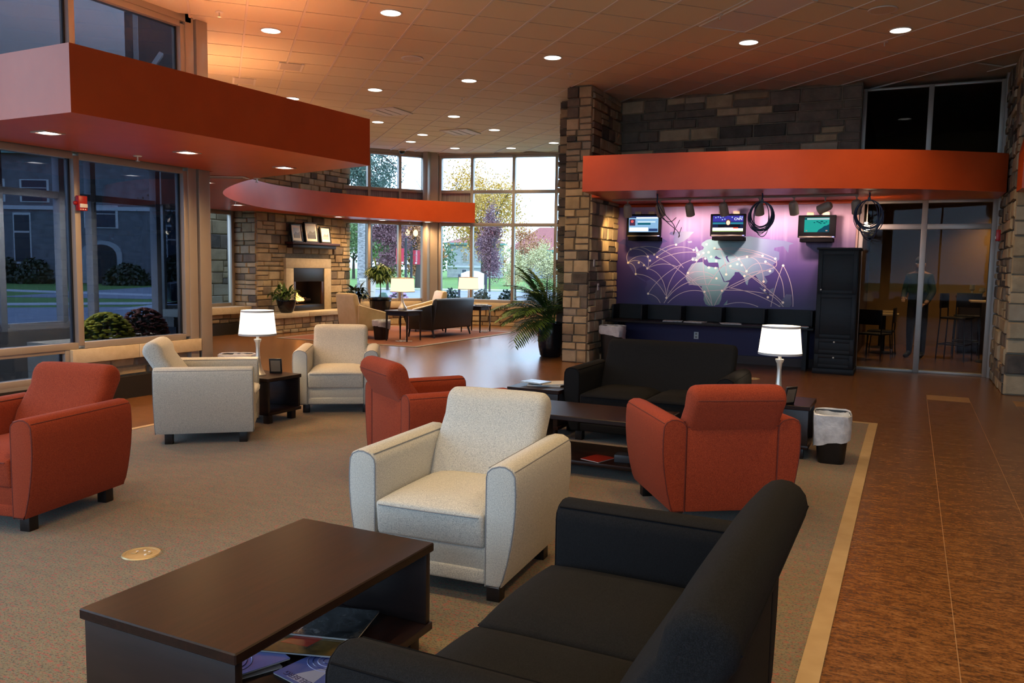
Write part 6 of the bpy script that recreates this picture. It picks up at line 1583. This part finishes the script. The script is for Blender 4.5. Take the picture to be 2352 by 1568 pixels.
RT = pbr('red_roof_tiles', [(.3,(.26,.085,.085,1)),(.7,(.34,.12,.11,1))], rough=.9, scale=6)
fl_ = Vector((-61.2,103.4)); u_ = Vector((.899,.438))
hall('stone_hall', 'grey stone building with arched windows seen through the right-hand bay', tuple(fl_), R_(26), 8.2, 5.0, 8, GS, RT,
     [(2.6,2.3,.62,1.15,True,(.30,.24,.20,1)),(3.55,2.3,.62,1.15,True,(.24,.20,.17,1)),(4.75,2.3,.62,1.15,True,(.26,.20,.18,1)),(6.2,2.3,.62,1.15,True,(.24,.20,.18,1)),(2.5,.7,.6,.45,False,(.05,.06,.08,1)),(5.2,.7,.6,.45,False,(.05,.06,.08,1))], 1.4, belts=(1.45,))
f2 = fl_ + u_*9.2 + Vector((-.438,.899))*2
hall('red_roof_wing', 'red tiled wing of the stone building behind the palm', tuple(f2), R_(26), 14, 4.2, 10, GS, RT, [(3.0,1.5,1.2,1.6,False,(.06,.09,.12,1)),(6.0,1.5,1.2,1.6,False,(.06,.09,.12,1))], 3.6)
# ---- dusky stone college building across the side street (seen through the tinted windows)
dl0 = Vector((-53.4,40.7)); ul = Vector((.899,.438)); o0 = dl0 - ul*26
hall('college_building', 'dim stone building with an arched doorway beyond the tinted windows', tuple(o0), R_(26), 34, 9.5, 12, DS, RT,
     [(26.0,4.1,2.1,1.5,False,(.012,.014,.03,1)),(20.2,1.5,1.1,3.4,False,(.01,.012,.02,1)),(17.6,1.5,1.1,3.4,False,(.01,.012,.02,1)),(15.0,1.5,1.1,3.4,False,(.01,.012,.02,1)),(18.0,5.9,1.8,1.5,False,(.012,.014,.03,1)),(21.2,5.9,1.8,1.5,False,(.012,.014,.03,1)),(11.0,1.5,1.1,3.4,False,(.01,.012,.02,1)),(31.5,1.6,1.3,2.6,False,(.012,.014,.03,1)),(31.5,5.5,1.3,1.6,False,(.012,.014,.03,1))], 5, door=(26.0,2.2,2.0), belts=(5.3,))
for i, (k, r, h, y_) in enumerate(((-9.0,1.7,2.6,-2),(-6.2,1.5,2.0,-2.2),(-3.6,1.3,1.8,-2.5),(3.2,1.6,1.5,-3),(6.5,1.5,2.4,-2))):
    p = dl0 + ul*k + Vector((.438,-.899))*(-y_)
    bush('shrub', 'dark shrub before the dim stone building, %s from the left' % ORD[i], p.x, p.y, r, h, leafmat('shrub_leaf', (.018,.028,.012,1), (.05,.06,.022,1)), 900, .16, 50+i, 'shrubs across the side street')
tree('street_tree', 'dark leaning tree before the dim stone building', *(dl0 + ul*8.5 + Vector((.438,-.899))*5), 5.0, .3, 5.5, 3.0, 1.8, 500, LD, .16, 15, 'trees outside', lean=-1.6)
pcar = thing('parked_car', 'dark parked car by the kerb beyond the tinted window', 'car', (-23.4,23.2,GRD), R_(53))
CARB = flat('car_black', (.006,.006,.008,1), .25)
MB().prism([(-2.1,.25),(2.1,.25),(2.15,.62),(1.9,.82),(1.1,.92),(.5,1.36),(-.9,1.40),(-1.7,.98),(-2.12,.90)], -.85, .85, 'y').build('body', CARB, pcar, bevel=.08, seg=2)
MB().prism([(.95,.93),(.48,1.30),(-.85,1.33),(-1.5,.98)], -.86, .86, 'y').build('windows', flat('car_glass', (.02,.025,.03,1), .1), pcar, smooth=False)
for sx in (-1.3,1.3):
    for sy in (-.82,.82): MB().lathe([(0,-.1),(.33,-.1),(.33,.1),(0,.1)], 16, cap=False).xf(Matrix.Translation((sx,sy,.33)) @ Matrix.Rotation(R_(90),4,'X')).build('wheel', MT['black_plastic'], pcar)
# ---- entrance canopy just outside the left windows
ent = sroot('trim_14')
ALU = pbr('grey_aluminium', [(.3,(.30,.30,.31,1)),(.7,(.36,.36,.37,1))], rough=.45, scale=2)
for y in (5.6,6.45,7.29,7.76,8.85): MB().box(-10.47,-10.33,y-.04,y+.04,GRD,2.95).build('post', ALU, ent, bevel=.004)
for z in (.62,2.36,2.92): MB().box(-10.45,-10.35,3.2,8.85,z-.045,z+.045).build('beam', ALU, ent, smooth=False)
for x in (-9.7,): MB().box(x-.05,x+.05,8.80,8.92,GRD,2.95).build('post', ALU, ent, bevel=.004)
MB().box(-10.6,-9.3,3.75,9.0,2.96,3.1).build('canopy_slab', flat('canopy_grey', (.35,.35,.37,1), .7), ent, smooth=False)
MB().box(-10.4,-10.3,3.2,8.85,GRD,.57).build('kick_wall', flat('kick_grey', (.10,.10,.10,1), .8), ent, smooth=False)
struct(MB().box(-9.9,-9.6,3.9,7.75,3.1,6.0).build('canopy_upper', flat('stucco_pale', (.72,.72,.74,1), .8), smooth=False))
struct(MB().box(-11.6,-11.3,7.0,10.3,3.1,6.0).build('canopy_gable', flat('gable_dark', (.05,.05,.055,1), .8), smooth=False))
tr = sroot('trim_15')
for a, b in (((-10.3,8.1,3.1),(-10.3,8.1,5.2)),((-10.3,8.0,3.3),(-10.3,8.95,4.6)),((-10.3,8.5,3.1),(-10.3,8.5,5.2))): MB().tube([a,b], .045, 4).build('brace', ALU, tr)
pla = struct(MB().box(-8.6,-7.90,5.6,7.2,GRD,.60).build('planter_ledge', MT['lime'], smooth=False))
YF = flat('yellow_flower', (.75,.62,.02,1), .7); RF = flat('rust_flower', (.22,.045,.02,1), .7)
bush('chrysanthemum', 'mound of bright yellow chrysanthemums behind the right-hand window pane', -8.10, 6.20, .27, .31, LG, 420, .030, 41, 'potted chrysanthemums', zb=.60, fl=YF)
bush('chrysanthemum', 'mound of rust red chrysanthemums right of the yellow ones', -8.14, 6.72, .27, .34, LD, 420, .028, 42, 'potted chrysanthemums', zb=.60, fl=RF)
# rough stone wing seen through the small window left of the fireplace
we = struct(MB().box(-15.2,-14.9,13.55,16.2,GRD,4.5).build('wall_exterior', MT['mortar'], smooth=False))
stone_wall(we, (-14.88,13.55), (1,0), 2.6, GRD, 3.6, seed=44, hs=(.22,.28,.34), ws=(.25,.6), dark=.15)
